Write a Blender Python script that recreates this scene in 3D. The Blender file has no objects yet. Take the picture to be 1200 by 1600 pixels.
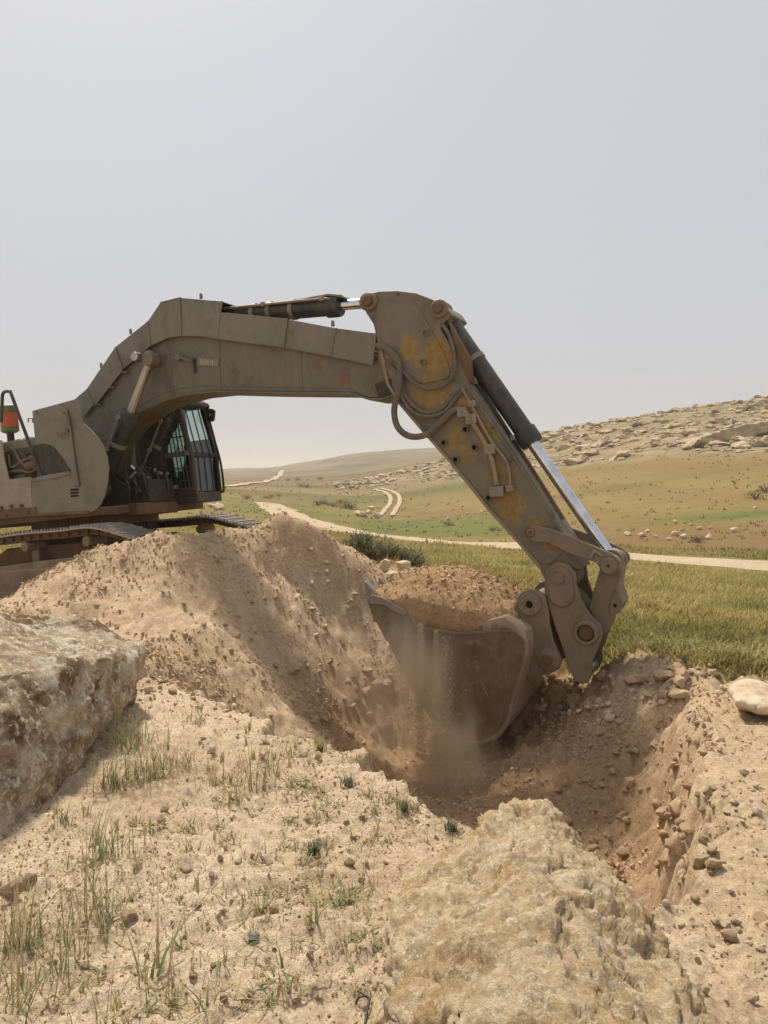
import bpy, bmesh, math, random
import numpy as np
from mathutils import Vector, Matrix, Euler

random.seed(11)
RNG = np.random.default_rng(11)
scene = bpy.context.scene
COL = scene.collection

# ------------------------------------------------------------------ camera, sky, sun, exposure
EYE = 1.7
PITCH = math.atan(65 / 1200)
cam_d = bpy.data.cameras.new('camera')
cam = bpy.data.objects.new('camera', cam_d)
COL.objects.link(cam)
cam.location = (0, 0, EYE)
cam.rotation_euler = (math.pi / 2 - PITCH, 0, 0)
cam_d.sensor_fit = 'HORIZONTAL'
cam_d.sensor_width = 36
cam_d.lens = 36
cam_d.clip_start = 0.05
cam_d.clip_end = 30000
scene.camera = cam

SUN_EL, SUN_AZ = math.radians(55), math.radians(-24)      # azimuth from +Y (view direction), negative = left
world = bpy.data.worlds.new('World')
scene.world = world
world.use_nodes = True
wn = world.node_tree
wn.nodes.clear()
sky = wn.nodes.new('ShaderNodeTexSky')
sky.sky_type = 'NISHITA'
sky.sun_disc = False
sky.sun_elevation = SUN_EL
sky.sun_rotation = SUN_AZ
sky.dust_density = 7.0
sky.air_density = 0.9
sky.ozone_density = 1.2
hs = wn.nodes.new('ShaderNodeHueSaturation')
hs.inputs['Saturation'].default_value = 0.6
mixw = wn.nodes.new('ShaderNodeMix')
mixw.data_type = 'RGBA'
mixw.inputs[0].default_value = 0.86
mixw.inputs[7].default_value = (5.95, 6.2, 6.75, 1)       # thin high veil of dust and cloud
bg = wn.nodes.new('ShaderNodeBackground')
bg.inputs['Strength'].default_value = 0.1
wo = wn.nodes.new('ShaderNodeOutputWorld')
wn.links.new(sky.outputs[0], hs.inputs['Color'])
wn.links.new(hs.outputs[0], mixw.inputs[6])
wn.links.new(mixw.outputs[2], bg.inputs['Color'])
wn.links.new(bg.outputs[0], wo.inputs['Surface'])

sun_d = bpy.data.lights.new('sun', 'SUN')
sun_d.energy = 5.0
sun_d.angle = math.radians(6.5)
sun_d.color = (1.0, 0.92, 0.77)
sun = bpy.data.objects.new('sun', sun_d)
COL.objects.link(sun)
sd = Vector((math.sin(SUN_AZ) * math.cos(SUN_EL), math.cos(SUN_AZ) * math.cos(SUN_EL), math.sin(SUN_EL)))
sun.rotation_euler = sd.to_track_quat('Z', 'Y').to_euler()

scene.view_settings.view_transform = 'Standard'
scene.view_settings.look = 'None'
scene.view_settings.exposure = 0.0
scene.view_settings.gamma = 1.0
scene.view_settings.use_curve_mapping = False
scene.render.engine = 'CYCLES'
scene.cycles.use_denoising = True
scene.cycles.use_adaptive_sampling = True
scene.cycles.adaptive_threshold = 0.015
scene.cycles.max_bounces = 6
scene.cycles.diffuse_bounces = 3
scene.cycles.volume_bounces = 2
scene.cycles.transparent_max_bounces = 8


# ------------------------------------------------------------------ helpers: projection of measured points
def ray(px, py):
    u = (px - 600) / 1200.0
    v = (800 - py) / 1200.0
    return np.array([u, math.cos(PITCH) + v * math.sin(PITCH), -math.sin(PITCH) + v * math.cos(PITCH)])


def at(px, py, Y):
    d = ray(px, py)
    return np.array([0, 0, EYE]) + d * (Y / d[1])


# ------------------------------------------------------------------ helpers: noise
_P = RNG.permutation(256)
_P = np.concatenate([_P, _P, _P])
_G = RNG.normal(size=(256, 3))
_G /= np.linalg.norm(_G, axis=1)[:, None]
_G = _G.astype(np.float32)
_P = _P.astype(np.int32)


def perlin(p):
    p = np.asarray(p, np.float32)
    i = np.floor(p).astype(np.int32)
    f = p - i
    i &= 255
    w = f * f * f * (f * (f * 6 - 15) + 10)
    out = 0
    flat = not w[:, 2].any()
    for dx in (0, 1):
        for dy in (0, 1):
            for dz in ((0,) if flat else (0, 1)):
                g = _G[_P[_P[_P[i[:, 0] + dx] + i[:, 1] + dy] + i[:, 2] + dz]]
                d = g[:, 0] * (f[:, 0] - dx) + g[:, 1] * (f[:, 1] - dy) + (0 if flat else g[:, 2] * (f[:, 2] - dz))
                k = (w[:, 0] if dx else 1 - w[:, 0]) * (w[:, 1] if dy else 1 - w[:, 1]) * (w[:, 2] if dz else 1 - w[:, 2])
                out = out + d * k
    return out * 1.6


def fbm(p, octs=4, gain=0.5, ridged=False):
    a, s, o = 1.0, 1.0, 0
    for k in range(octs):
        n = perlin(p * s + k * 17.3)
        o = o + a * ((1 - 2 * np.abs(n)) if ridged else n)
        a *= gain
        s *= 2.03
    return o


def worley(p, seed=0, cells=False):
    p = np.asarray(p, float)
    i = np.floor(p).astype(int)
    d1 = np.full(len(p), 9.0)
    d2 = np.full(len(p), 9.0)
    hid = np.zeros(len(p), np.int32)
    ctr = np.zeros_like(p)
    for dx in (-1, 0, 1):
        for dy in (-1, 0, 1):
            for dz in (-1, 0, 1):
                c = i + np.array([dx, dy, dz])
                h = _P[_P[_P[(c[:, 0] + seed) & 255] + (c[:, 1] & 255)] + (c[:, 2] & 255)]
                q = c + 0.5 + 0.45 * np.stack([_G[h, 0], _G[h, 1], _G[h, 2]], 1)
                d = np.linalg.norm(p - q, axis=1)
                m = d < d1
                d2 = np.where(m, d1, np.minimum(d2, d))
                d1 = np.where(m, d, d1)
                if cells:
                    hid[m] = h[m]
                    ctr[m] = q[m]
    return (d1, d2, hid, ctr) if cells else (d1, d2)


def chips(co, nm, freq, tilt, step, seed=0, warp=.25):
    """broken stone: every cell is a flat chip with its own tilt and height"""
    p = co * freq + warp * fbm(co * freq * .9, 2)[:, None]
    d1, d2, h, c = worley(p, seed, True)
    g_ = _G[(h * 7 + 3) & 255]
    off = (p - c)
    off = off - nm * (off * nm).sum(1)[:, None]
    return tilt / freq * (off * g_).sum(1) + step / freq * _G[(h * 5 + 11) & 255, 0] - .25 * step / freq * np.clip(.10 - (d2 - d1), 0, 1) * 10


def sstep(a, b, x):
    t = np.clip((x - a) / (b - a), 0, 1)
    return t * t * (3 - 2 * t)


# ------------------------------------------------------------------ helpers: objects
def tag(o, label=None, cat=None, group=None, kind=None):
    if label: o['label'] = label
    if cat: o['category'] = cat
    if group: o['group'] = group
    if kind: o['kind'] = kind
    return o


def link(name, me, mat=None, parent=None):
    if mat is not None and len(me.materials) == 0:
        me.materials.append(mat)
    o = bpy.data.objects.new(name, me)
    COL.objects.link(o)
    if parent is not None:
        o.parent = parent
    return o


def smooth(me, ang=35):
    me.shade_smooth()
    if ang:
        me.set_sharp_from_angle(angle=math.radians(ang))


def np_mesh(name, V, F):
    """fast mesh from arrays; F is (n,3) or (n,4)"""
    me = bpy.data.meshes.new(name)
    V = np.asarray(V, np.float32)
    F = np.asarray(F, np.int32)
    k = F.shape[1]
    me.vertices.add(len(V))
    me.vertices.foreach_set('co', V.ravel())
    me.loops.add(F.size)
    me.loops.foreach_set('vertex_index', F.ravel())
    me.polygons.add(len(F))
    me.polygons.foreach_set('loop_start', np.arange(0, F.size, k, dtype=np.int32))
    me.update(calc_edges=True)
    return me


def set_col(me, C, name='Col'):
    a = me.color_attributes.new(name, 'FLOAT_COLOR', 'POINT')
    C = np.asarray(C, np.float32)
    if C.shape[1] == 3:
        C = np.concatenate([C, np.ones((len(C), 1), np.float32)], 1)
    a.data.foreach_set('color', C.ravel())


def bm_mesh(bm, name, ang=35):
    bmesh.ops.recalc_face_normals(bm, faces=bm.faces)
    me = bpy.data.meshes.new(name)
    bm.to_mesh(me)
    bm.free()
    smooth(me, ang)
    return me


def bevel(o, w, seg=2):
    m = o.modifiers.new('bevel', 'BEVEL')
    m.width = w
    m.segments = seg
    m.limit_method = 'ANGLE'
    m.angle_limit = math.radians(40)
    return o


def catmull(pts, n=6, closed=False):
    P = [np.array(p, float) for p in pts]
    out = []
    m = len(P)
    rng = range(m if closed else m - 1)
    for i in rng:
        p1, p2 = P[i % m], P[(i + 1) % m]
        p0 = P[(i - 1) % m] if closed or i > 0 else 2 * p1 - p2
        p3 = P[(i + 2) % m] if closed or i < m - 2 else 2 * p2 - p1
        for k in range(n):
            t = k / n
            out.append(0.5 * (2 * p1 + (p2 - p0) * t + (2 * p0 - 5 * p1 + 4 * p2 - p3) * t * t + (3 * p1 - p0 - 3 * p2 + p3) * t ** 3))
    if not closed:
        out.append(P[-1])
    return out


def prism(name, poly, y0, y1, mat, parent, bev=0.008, ang=35):
    """poly = [(s, z)] outline in the machine's fore-aft plane, thickness from lateral y0 to y1"""
    bm = bmesh.new()
    a = [bm.verts.new((p[0], y0, p[1])) for p in poly]
    b = [bm.verts.new((p[0], y1, p[1])) for p in poly]
    bm.faces.new(a)
    bm.faces.new(b[::-1])
    n = len(poly)
    for i in range(n):
        j = (i + 1) % n
        bm.faces.new((a[i], b[i], b[j], a[j]))
    o = link(name, bm_mesh(bm, name, ang), mat, parent)
    if bev:
        bevel(o, bev)
    return o


def frame_of(d):
    d = Vector(d).normalized()
    u = d.orthogonal().normalized()
    return d, u, d.cross(u)


def lathe(name, p0, p1, prof, mat, parent, n=28, bev=0):
    """turned solid: prof = [(t along axis in m, radius)]"""
    p0, p1 = Vector(p0), Vector(p1)
    d, u, v = frame_of(p1 - p0)
    bm = bmesh.new()
    rings = []
    for t, r in prof:
        c = p0 + d * t
        if r <= 1e-6:
            rings.append([bm.verts.new(c)])
        else:
            rings.append([bm.verts.new(c + (u * math.cos(2 * math.pi * k / n) + v * math.sin(2 * math.pi * k / n)) * r) for k in range(n)])
    for A, B in zip(rings, rings[1:]):
        for k in range(n):
            j = (k + 1) % n
            if len(A) == 1 and len(B) == 1: continue
            if len(A) == 1: bm.faces.new((A[0], B[k], B[j]))
            elif len(B) == 1: bm.faces.new((A[k], B[0], A[j]))
            else: bm.faces.new((A[k], B[k], B[j], A[j]))
    o = link(name, bm_mesh(bm, name, 35), mat, parent)
    if bev: bevel(o, bev)
    return o


def rod(name, p0, p1, r, mat, parent, n=24, bev=0.006, r2=None):
    L = (Vector(p1) - Vector(p0)).length
    r2 = r if r2 is None else r2
    return lathe(name, p0, p1, [(0, 0), (0, r), (L, r2), (L, 0)], mat, parent, n, bev)


def tube(name, pts, r, mat, parent, n=12, sm=6):
    P = [Vector(p) for p in (catmull(pts, sm) if sm else pts)]
    bm = bmesh.new()
    rings = []
    u = None
    for i, p in enumerate(P):
        d = (P[min(i + 1, len(P) - 1)] - P[max(i - 1, 0)]).normalized()
        if u is None: u = d.orthogonal().normalized()
        u = (u - d * u.dot(d)).normalized()
        v = d.cross(u)
        rings.append([bm.verts.new(p + (u * math.cos(2 * math.pi * k / n) + v * math.sin(2 * math.pi * k / n)) * r) for k in range(n)])
    for A, B in zip(rings, rings[1:]):
        for k in range(n):
            bm.faces.new((A[k], B[k], B[(k + 1) % n], A[(k + 1) % n]))
    bm.faces.new(rings[0][::-1])
    bm.faces.new(rings[-1])
    return link(name, bm_mesh(bm, name, 50), mat, parent)


def box(name, a, b, mat, parent, bev=0.01):
    """axis-aligned in machine axes, a and b opposite corners (s, l, z)"""
    return prism(name, [(a[0], a[2]), (b[0], a[2]), (b[0], b[2]), (a[0], b[2])], a[1], b[1], mat, parent, bev)


# ------------------------------------------------------------------ materials
def new_mat(name):
    m = bpy.data.materials.new(name)
    m.use_nodes = True
    nt = m.node_tree
    b = nt.nodes['Principled BSDF']
    return m, nt, b


def nd(nt, typ, **kw):
    n = nt.nodes.new('ShaderNode' + typ)
    for k, v in kw.items():
        if k in n.inputs: n.inputs[k].default_value = v
        else: setattr(n, k, v)
    return n


def coord(nt, scale=(1, 1, 1), kind='Object'):
    tc = nd(nt, 'TexCoord')
    mp = nd(nt, 'Mapping')
    mp.inputs['Scale'].default_value = scale
    nt.links.new(tc.outputs[kind], mp.inputs[0])
    return mp.outputs[0]


def noise(nt, vec, scale, detail=6, rough=0.6):
    n = nd(nt, 'TexNoise', Scale=scale, Detail=detail, Roughness=rough)
    nt.links.new(vec, n.inputs['Vector'])
    return n.outputs['Fac']


def ramp(nt, fac, stops):
    r = nd(nt, 'ValToRGB')
    e = r.color_ramp.elements
    while len(e) > 1: e.remove(e[-1])
    for i, (p, c) in enumerate(stops):
        x = e[0] if i == 0 else e.new(p)
        x.position = p
        x.color = (c if len(c) == 4 else (*c, 1)) if not isinstance(c, (int, float)) else (c, c, c, 1)
    nt.links.new(fac, r.inputs[0])
    return r.outputs[0]


def mix(nt, fac, a, b, mode='MIX'):
    m = nd(nt, 'Mix', data_type='RGBA', blend_type=mode)
    for s, i in ((fac, 0), (a, 6), (b, 7)):
        if isinstance(s, (int, float)): m.inputs[i].default_value = s
        elif isinstance(s, tuple): m.inputs[i].default_value = (*s[:3], 1)
        else: nt.links.new(s, m.inputs[i])
    return m.outputs[2]


def mth(nt, op, a, b=0.0, clamp=False):
    m = nd(nt, 'Math', operation=op, use_clamp=clamp)
    for s, i in ((a, 0), (b, 1)):
        if isinstance(s, (int, float)): m.inputs[i].default_value = s
        else: nt.links.new(s, m.inputs[i])
    return m.outputs[0]


def bump(nt, b, h, strength=0.3, dist=0.02):
    n = nd(nt, 'Bump', Strength=strength, Distance=dist)
    nt.links.new(h, n.inputs['Height'])
    nt.links.new(n.outputs[0], b.inputs['Normal'])


def up_mask(nt, lo=0.35, hi=0.9):
    g = nd(nt, 'NewGeometry')
    s = nd(nt, 'SeparateXYZ')
    nt.links.new(g.outputs['Normal'], s.inputs[0])
    r = nd(nt, 'MapRange')
    r.inputs[1].default_value, r.inputs[2].default_value = lo, hi
    nt.links.new(s.outputs[2], r.inputs[0])
    return r.outputs[0]


def paint(name, base, second, worn, worn_amt=0.5, rough=0.6, dust=0.5, metal=0.0, spots=(), spot_r=0.35, spot_col=None, scale=1.0):
    """dusty, scuffed machine paint: base colour varied by second, patches worn to another colour, dust lying on top faces"""
    m, nt, b = new_mat(name)
    v = coord(nt)
    c = mix(nt, ramp(nt, noise(nt, v, 1.3 * scale, 8, 0.65), [(0.35, 0), (0.68, 1)]), base, second)
    if spots:
        acc = None
        tc = coord(nt)
        wob = nd(nt, 'TexNoise', Scale=4.5, Detail=5.0)
        nt.links.new(tc, wob.inputs['Vector'])
        for sp in spots:
            vd = nd(nt, 'VectorMath', operation='DISTANCE')
            nt.links.new(tc, vd.inputs[0])
            vd.inputs[1].default_value = sp[:3]
            e = mth(nt, 'DIVIDE', vd.outputs['Value'], sp[3])
            acc = e if acc is None else mth(nt, 'MINIMUM', acc, e)
        k = mth(nt, 'ADD', acc, mth(nt, 'MULTIPLY', mth(nt, 'SUBTRACT', wob.outputs['Fac'], 0.5), 2.4))
        k = mth(nt, 'ADD', k, mth(nt, 'MULTIPLY', mth(nt, 'SUBTRACT', noise(nt, tc, 34.0, 7, 0.8), 0.5), 1.9))
        sc2 = mix(nt, ramp(nt, noise(nt, tc, 9.0, 6), [(0.35, 0), (0.65, 1)]), spot_col, tuple(q * 0.62 for q in spot_col))
        c = mix(nt, ramp(nt, k, [(0.56, 0.92), (0.64, 0.3), (1.0, 0)]), c, sc2)
    w = ramp(nt, noise(nt, v, 3.1 * scale, 10, 0.7), [(0.62 - 0.1 * worn_amt, 0), (0.72 - 0.08 * worn_amt, 1)])
    c = mix(nt, mth(nt, 'MULTIPLY', w, worn_amt), c, worn)
    streak = ramp(nt, noise(nt, coord(nt, (7 * scale, 7 * scale, 1.3)), 1.2, 7), [(0.45, 0), (0.8, 1)])
    c = mix(nt, mth(nt, 'MULTIPLY', streak, 0.2), c, (0.30, 0.23, 0.155))
    grime = ramp(nt, noise(nt, coord(nt, (1, 1, .6)), 2.3 * scale, 9, 0.72), [(0.52, 0), (0.66, 1)])
    c = mix(nt, mth(nt, 'MULTIPLY', grime, 0.5), c, tuple(q * 0.42 for q in base))
    pale = ramp(nt, noise(nt, coord(nt, (1.3, 1.3, .8)), 3.7 * scale, 9, 0.75), [(0.54, 0), (0.70, 1)])
    c = mix(nt, mth(nt, 'MULTIPLY', pale, 0.5 * max(0, dust - 0.1)), c, (0.30, 0.235, 0.16))
    scr = ramp(nt, noise(nt, coord(nt, (3, 3, 60)), 1.0, 3, 0.5), [(0.66, 0), (0.70, 1)])
    c = mix(nt, mth(nt, 'MULTIPLY', scr, 0.22), c, tuple(min(1, q * 2.2) for q in base))
    up = mth(nt, 'MULTIPLY', up_mask(nt), dust)
    film = ramp(nt, noise(nt, v, 5.0, 7, 0.7), [(0.3, 0.25), (0.75, 1.0)])
    c = mix(nt, mth(nt, 'MULTIPLY', up, film), c, (0.36, 0.28, 0.19))
    nt.links.new(c, b.inputs['Base Color'])
    nt.links.new(ramp(nt, noise(nt, v, 7.0, 5), [(0.3, rough - 0.1), (0.7, min(1, rough + 0.18))]), b.inputs['Roughness'])
    b.inputs['Metallic'].default_value = metal
    bump(nt, b, noise(nt, v, 28.0, 6, 0.65), 0.18, 0.006)
    return m


OLIVE, OLIVE2 = (0.124, 0.117, 0.088), (0.165, 0.152, 0.112)
OCHRE = (0.285, 0.175, 0.042)
RUST = (0.16, 0.075, 0.03)
M = {}
M['olive'] = paint('olive_paint', OLIVE, OLIVE2, (0.20, 0.13, 0.07), 0.35)
M['boom'] = paint('boom_paint', OLIVE, (0.132, 0.118, 0.082), RUST, 0.3)
M['panel'] = paint('panel_paint', (0.142, 0.137, 0.110), (0.172, 0.163, 0.130), (0.17, 0.10, 0.05), 0.3)
M['grey'] = paint('side_panel_paint', (0.24, 0.215, 0.175), (0.27, 0.24, 0.19), (0.2, 0.14, 0.08), 0.3)
M['rusty'] = paint('rusty_frame', (0.10, 0.06, 0.035), (0.15, 0.085, 0.04), (0.22, 0.12, 0.04), 0.6, 0.75)
M['dark'] = paint('dark_machinery', (0.020, 0.018, 0.015), (0.034, 0.028, 0.021), (0.06, 0.036, 0.022), 0.4, 0.6, 0.15)
M['cabpaint'] = paint('cab_paint', (0.040, 0.037, 0.028), (0.068, 0.058, 0.038), (0.10, 0.06, 0.03), 0.4, 0.55, 0.25)
M['black'] = paint('cylinder_black', (0.022, 0.024, 0.026), (0.04, 0.042, 0.04), (0.16, 0.14, 0.10), 0.45, 0.5, 0.35)
M['bucket'] = paint('bucket_steel', (0.115, 0.078, 0.050), (0.175, 0.12, 0.076), (0.28, 0.205, 0.13), 0.6, 0.6, 0.6, 0.15, scale=2.0)
M['shell'] = paint('bucket_shell', (0.33, 0.25, 0.17), (0.40, 0.305, 0.21), (0.14, 0.09, 0.06), 0.4, 0.7, 0.6)
M['lug'] = paint('linkage_paint', (0.155, 0.128, 0.092), (0.20, 0.15, 0.10), (0.24, 0.13, 0.04), 0.55, 0.6)
M['pipe'] = paint('pipe_dusty', (0.23, 0.175, 0.12), (0.27, 0.20, 0.13), (0.3, 0.17, 0.04), 0.4, 0.6)
M['hose'] = paint('hose_rubber', (0.10, 0.088, 0.07), (0.14, 0.12, 0.095), (0.06, 0.05, 0.04), 0.3, 0.8)
M['bracket'] = paint('pale_bracket', (0.24, 0.21, 0.155), (0.20, 0.18, 0.14), (0.12, 0.09, 0.06), 0.4, 0.6)
M['shoe'] = paint('track_steel', (0.26, 0.235, 0.21), (0.36, 0.33, 0.30), (0.14, 0.10, 0.07), 0.4, 0.42, 0.25, 0.6)
M['dusty'] = paint('dusty_track_frame', (0.20, 0.145, 0.10), (0.27, 0.195, 0.13), (0.10, 0.07, 0.05), 0.4, 0.85, 0.9)
M['red'] = paint('filter_red', (0.42, 0.085, 0.03), (0.5, 0.13, 0.05), (0.3, 0.12, 0.06), 0.3)
M['green'] = paint('filter_green', (0.10, 0.17, 0.07), (0.13, 0.2, 0.09), (0.2, 0.15, 0.08), 0.3)
M['tooth'] = paint('tooth_steel', (0.20, 0.19, 0.18), (0.27, 0.22, 0.17), (0.33, 0.23, 0.14), 0.8, 0.5, 0.8, 0.3, scale=2.5)


def simple(name, col, rough=0.5, metal=0.0):
    m, nt, b = new_mat(name)
    v = coord(nt)
    nt.links.new(mix(nt, ramp(nt, noise(nt, v, 6, 6), [(0.35, 0), (0.7, 1)]), col, tuple(c * 0.72 for c in col)), b.inputs['Base Color'])
    b.inputs['Roughness'].default_value = rough
    b.inputs['Metallic'].default_value = metal
    return m


M['chrome'] = simple('chrome_rod', (0.72, 0.75, 0.80), 0.16, 1.0)
M['rodworn'] = simple('worn_rod', (0.42, 0.40, 0.37), 0.4, 1.0)
M['hole'] = simple('hole_shade_trim_black', (0.012, 0.010, 0.008), 0.9)  # near-black paints the shade inside bores and vent slots; also black cab fittings
M['plate'] = simple('number_plate', (0.2, 0.18, 0.14), 0.6)
M['ink'] = simple('plate_digits', (0.33, 0.30, 0.24), 0.7)
gm, nt, b = new_mat('cab_glass')
nt.nodes.remove(b)
tr = nd(nt, 'BsdfTransparent')
tr.inputs[0].default_value = (0.66, 0.76, 0.74, 1)
gl = nd(nt, 'BsdfGlossy', Roughness=0.05)
ms = nd(nt, 'MixShader')
ms.inputs[0].default_value = 0.10
nt.links.new(tr.outputs[0], ms.inputs[1])
nt.links.new(gl.outputs[0], ms.inputs[2])
nt.links.new(ms.outputs[0], nt.nodes['Material Output'].inputs['Surface'])
M['glass'] = gm


def earth(name, fine=1.0, bumpd=0.03, attr=True, cols=None, sc=1.0, amp=1.0):
    """soil: colour attribute of the place times fine grain"""
    m, nt, b = new_mat(name)
    v = coord(nt)
    if attr:
        a = nd(nt, 'VertexColor', layer_name='Col')
        c = a.outputs[0]
    else:
        c = mix(nt, ramp(nt, noise(nt, v, 2.5 * sc, 8), [(0.35, 0), (0.7, 1)]), cols[0], cols[1])
    g1 = ramp(nt, noise(nt, v, 16 * fine, 9, 0.72), [(0.25, (0.58, 0.53, 0.48)), (0.5, (0.98, 0.97, 0.95)), (0.75, (1.28, 1.26, 1.24))])
    c = mix(nt, amp, c, g1, 'MULTIPLY')
    g2 = ramp(nt, noise(nt, v, 95 * fine, 5, 0.7), [(0.3, (0.62, 0.57, 0.52)), (0.52, (1.02, 1.02, 1.02)), (0.72, (1.32, 1.31, 1.3))])
    c = mix(nt, amp, c, g2, 'MULTIPLY')
    nt.links.new(c, b.inputs['Base Color'])
    b.inputs['Roughness'].default_value = 0.95
    b.inputs['Specular IOR Level'].default_value = 0.15
    h = mth(nt, 'ADD', noise(nt, v, 22 * fine, 10, 0.75), mth(nt, 'MULTIPLY', noise(nt, v, 110 * fine, 6, 0.7), 0.35))
    bump(nt, b, h, 0.7, bumpd)
    return m


M['soil'] = earth('soil', 1.0, 0.035)
M['load'] = earth('loose_soil', 1.0, 0.03, False, ((0.43, 0.29, 0.165), (0.36, 0.225, 0.12)))
M['land'] = earth('hill_land', 0.035, 0.15, amp=0.42)
M['road'] = earth('road_dirt', 0.6, 0.03, False, ((0.50, 0.405, 0.29), (0.42, 0.33, 0.23)), 0.4)


def rockmat(name, cols, sc=1.0, stain=(0.20, 0.13, 0.07), stain_amt=0.6, bd=0.03, st0=0.5, speck=None):
    m, nt, b = new_mat(name)
    v = coord(nt)
    c = ramp(nt, noise(nt, v, 2.2 * sc, 9, 0.65), [(0.3, cols[0]), (0.48, cols[1]), (0.66, cols[2])])
    s = ramp(nt, noise(nt, coord(nt, (1, 1, 1.7)), 1.1 * sc, 8, 0.7), [(st0, 0), (st0 + 0.11, 1)])
    c = mix(nt, mth(nt, 'MULTIPLY', s, stain_amt), c, stain)
    if speck:
        c = mix(nt, ramp(nt, noise(nt, v, 7.5 * sc, 8, 0.7), [(0.52, 0), (0.60, 0.8)]), c, speck[0])
        c = mix(nt, ramp(nt, noise(nt, coord(nt, (1.2, .9, 1)), 5.2 * sc, 9, 0.75), [(0.56, 0), (0.64, 0.75)]), c, speck[1])
    g = ramp(nt, noise(nt, v, 30 * sc, 9, 0.75), [(0.25, (0.55, 0.52, 0.5)), (0.5, (1, 1, 1)), (0.75, (1.25, 1.24, 1.2))])
    c = mix(nt, 1.0, c, g, 'MULTIPLY')
    nt.links.new(c, b.inputs['Base Color'])
    b.inputs['Roughness'].default_value = 0.92
    b.inputs['Specular IOR Level'].default_value = 0.2
    h = mth(nt, 'ADD', noise(nt, v, 14 * sc, 12, 0.75), mth(nt, 'MULTIPLY', noise(nt, v, 70 * sc, 6, 0.7), 0.4))
    bump(nt, b, h, 0.9, bd)
    return m


M['limestone'] = rockmat('limestone', ((0.27, 0.17, 0.09), (0.48, 0.37, 0.25), (0.70, 0.62, 0.48)), 1.9, (0.15, 0.08, 0.033), 0.9, 0.035, 0.49, ((0.74, 0.67, 0.55), (0.24, 0.15, 0.08)))
M['frontrock'] = rockmat('ochre_limestone', ((0.33, 0.25, 0.165), (0.63, 0.465, 0.275), (0.77, 0.64, 0.45)), 3.0, (0.49, 0.295, 0.11), 0.55, 0.03, 0.50, ((0.78, 0.67, 0.49), (0.29, 0.22, 0.155)))
M['palerock'] = rockmat('pale_stone', ((0.48, 0.36, 0.24), (0.60, 0.47, 0.33), (0.68, 0.57, 0.42)), 1.0, (0.42, 0.28, 0.17), 0.4, 0.01)
M['crumb'] = rockmat('soil_crumb', ((0.40, 0.27, 0.16), (0.50, 0.36, 0.22), (0.58, 0.44, 0.29)), 1.5, (0.36, 0.23, 0.13), 0.4, 0.01)
M['clod'] = rockmat('earth_clod', ((0.40, 0.275, 0.165), (0.50, 0.36, 0.22), (0.57, 0.43, 0.28)), 1.0, (0.36, 0.23, 0.13), 0.4, 0.012)
M['hillrock'] = rockmat('hill_rock', ((0.29, 0.21, 0.13), (0.47, 0.365, 0.235), (0.60, 0.485, 0.34)), 0.25, (0.14, 0.11, 0.07), 0.45, 0.1)
M['slate'] = simple('grey_flake', (0.13, 0.135, 0.14), 0.7)


def leafmat(name):
    m, nt, b = new_mat(name)
    a = nd(nt, 'VertexColor', layer_name='Col')
    nt.links.new(a.outputs[0], b.inputs['Base Color'])
    b.inputs['Roughness'].default_value = 0.75
    b.inputs['Specular IOR Level'].default_value = 0.2
    t = nd(nt, 'BsdfTranslucent')
    nt.links.new(a.outputs[0], t.inputs[0])
    ms = nd(nt, 'MixShader')
    ms.inputs[0].default_value = 0.3
    nt.links.new(b.outputs[0], ms.inputs[1])
    nt.links.new(t.outputs[0], ms.inputs[2])
    nt.links.new(ms.outputs[0], nt.nodes['Material Output'].inputs['Surface'])
    return m


M['leaf'] = leafmat('grass_blades')

# ================================================================== TERRAIN
# measured profiles of the land: for a bearing (pixel column) the points (pixel row, distance)
COLS = [
    (-260, [(880, 16), (850, 22), (820, 38), (790, 70), (765, 140), (748, 400), (737, 1200), (736, 4000)]),
    (0, [(872, 17), (838, 27), (815, 42), (790, 72), (765, 140), (748, 400), (737, 1200), (736, 4000)]),
    (200, [(862, 18), (833, 28), (810, 45), (785, 78), (762, 150), (747, 400), (736, 1200), (735, 4000)]),
    (300, [(858, 18), (832, 28), (812, 45), (790, 70), (770, 115), (752, 260), (741, 600), (733, 1400), (735, 4000)]),
    (420, [(865, 18), (842, 28), (824, 44), (805, 70), (791, 98), (770, 150), (752, 300), (742, 600), (734, 1000), (735, 4000)]),
    (520, [(868, 18), (850, 27), (836, 44), (822, 60), (800, 98), (775, 160), (752, 300), (735, 500), (713, 850), (718, 1400), (730, 4000)]),
    (600, [(874, 19), (856, 31), (838, 51), (815, 95), (790, 130), (765, 180), (745, 250), (725, 480), (704, 850), (712, 1400), (730, 4000)]),
    (700, [(884, 19), (864, 32), (850, 49), (834, 64), (806, 90), (775, 125), (752, 165), (716, 235), (712, 420), (697, 850), (708, 1400), (730, 4000)]),
    (840, [(893, 19), (870, 30), (857, 42), (845, 50), (802, 80), (762, 128), (738, 165), (706, 205), (672, 250), (684, 420), (700, 1400), (730, 4000)]),
    (1000, [(940, 15.5), (893, 25), (871, 34), (856, 40), (822, 54), (780, 80), (732, 122), (706, 150), (680, 180), (648, 235), (664, 420), (690, 1400), (730, 4000)]),
    (1200, [(1000, 12), (944, 18), (905, 26), (887, 31.5), (868, 36), (830, 46), (780, 67), (732, 98), (694, 130), (662, 165), (616, 225), (636, 420), (680, 1400), (730, 4000)]),
    (1500, [(1000, 12), (944, 17), (905, 24), (885, 29), (862, 34), (812, 44), (752, 62), (692, 95), (642, 135), (572, 225), (600, 420), (680, 1400), (730, 4000)]),
]
COL_U = np.array([(c[0] - 600) / 1200 / math.cos(PITCH) for c in COLS])
LR = np.linspace(math.log(6), math.log(7000), 500)
_T = []
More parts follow.
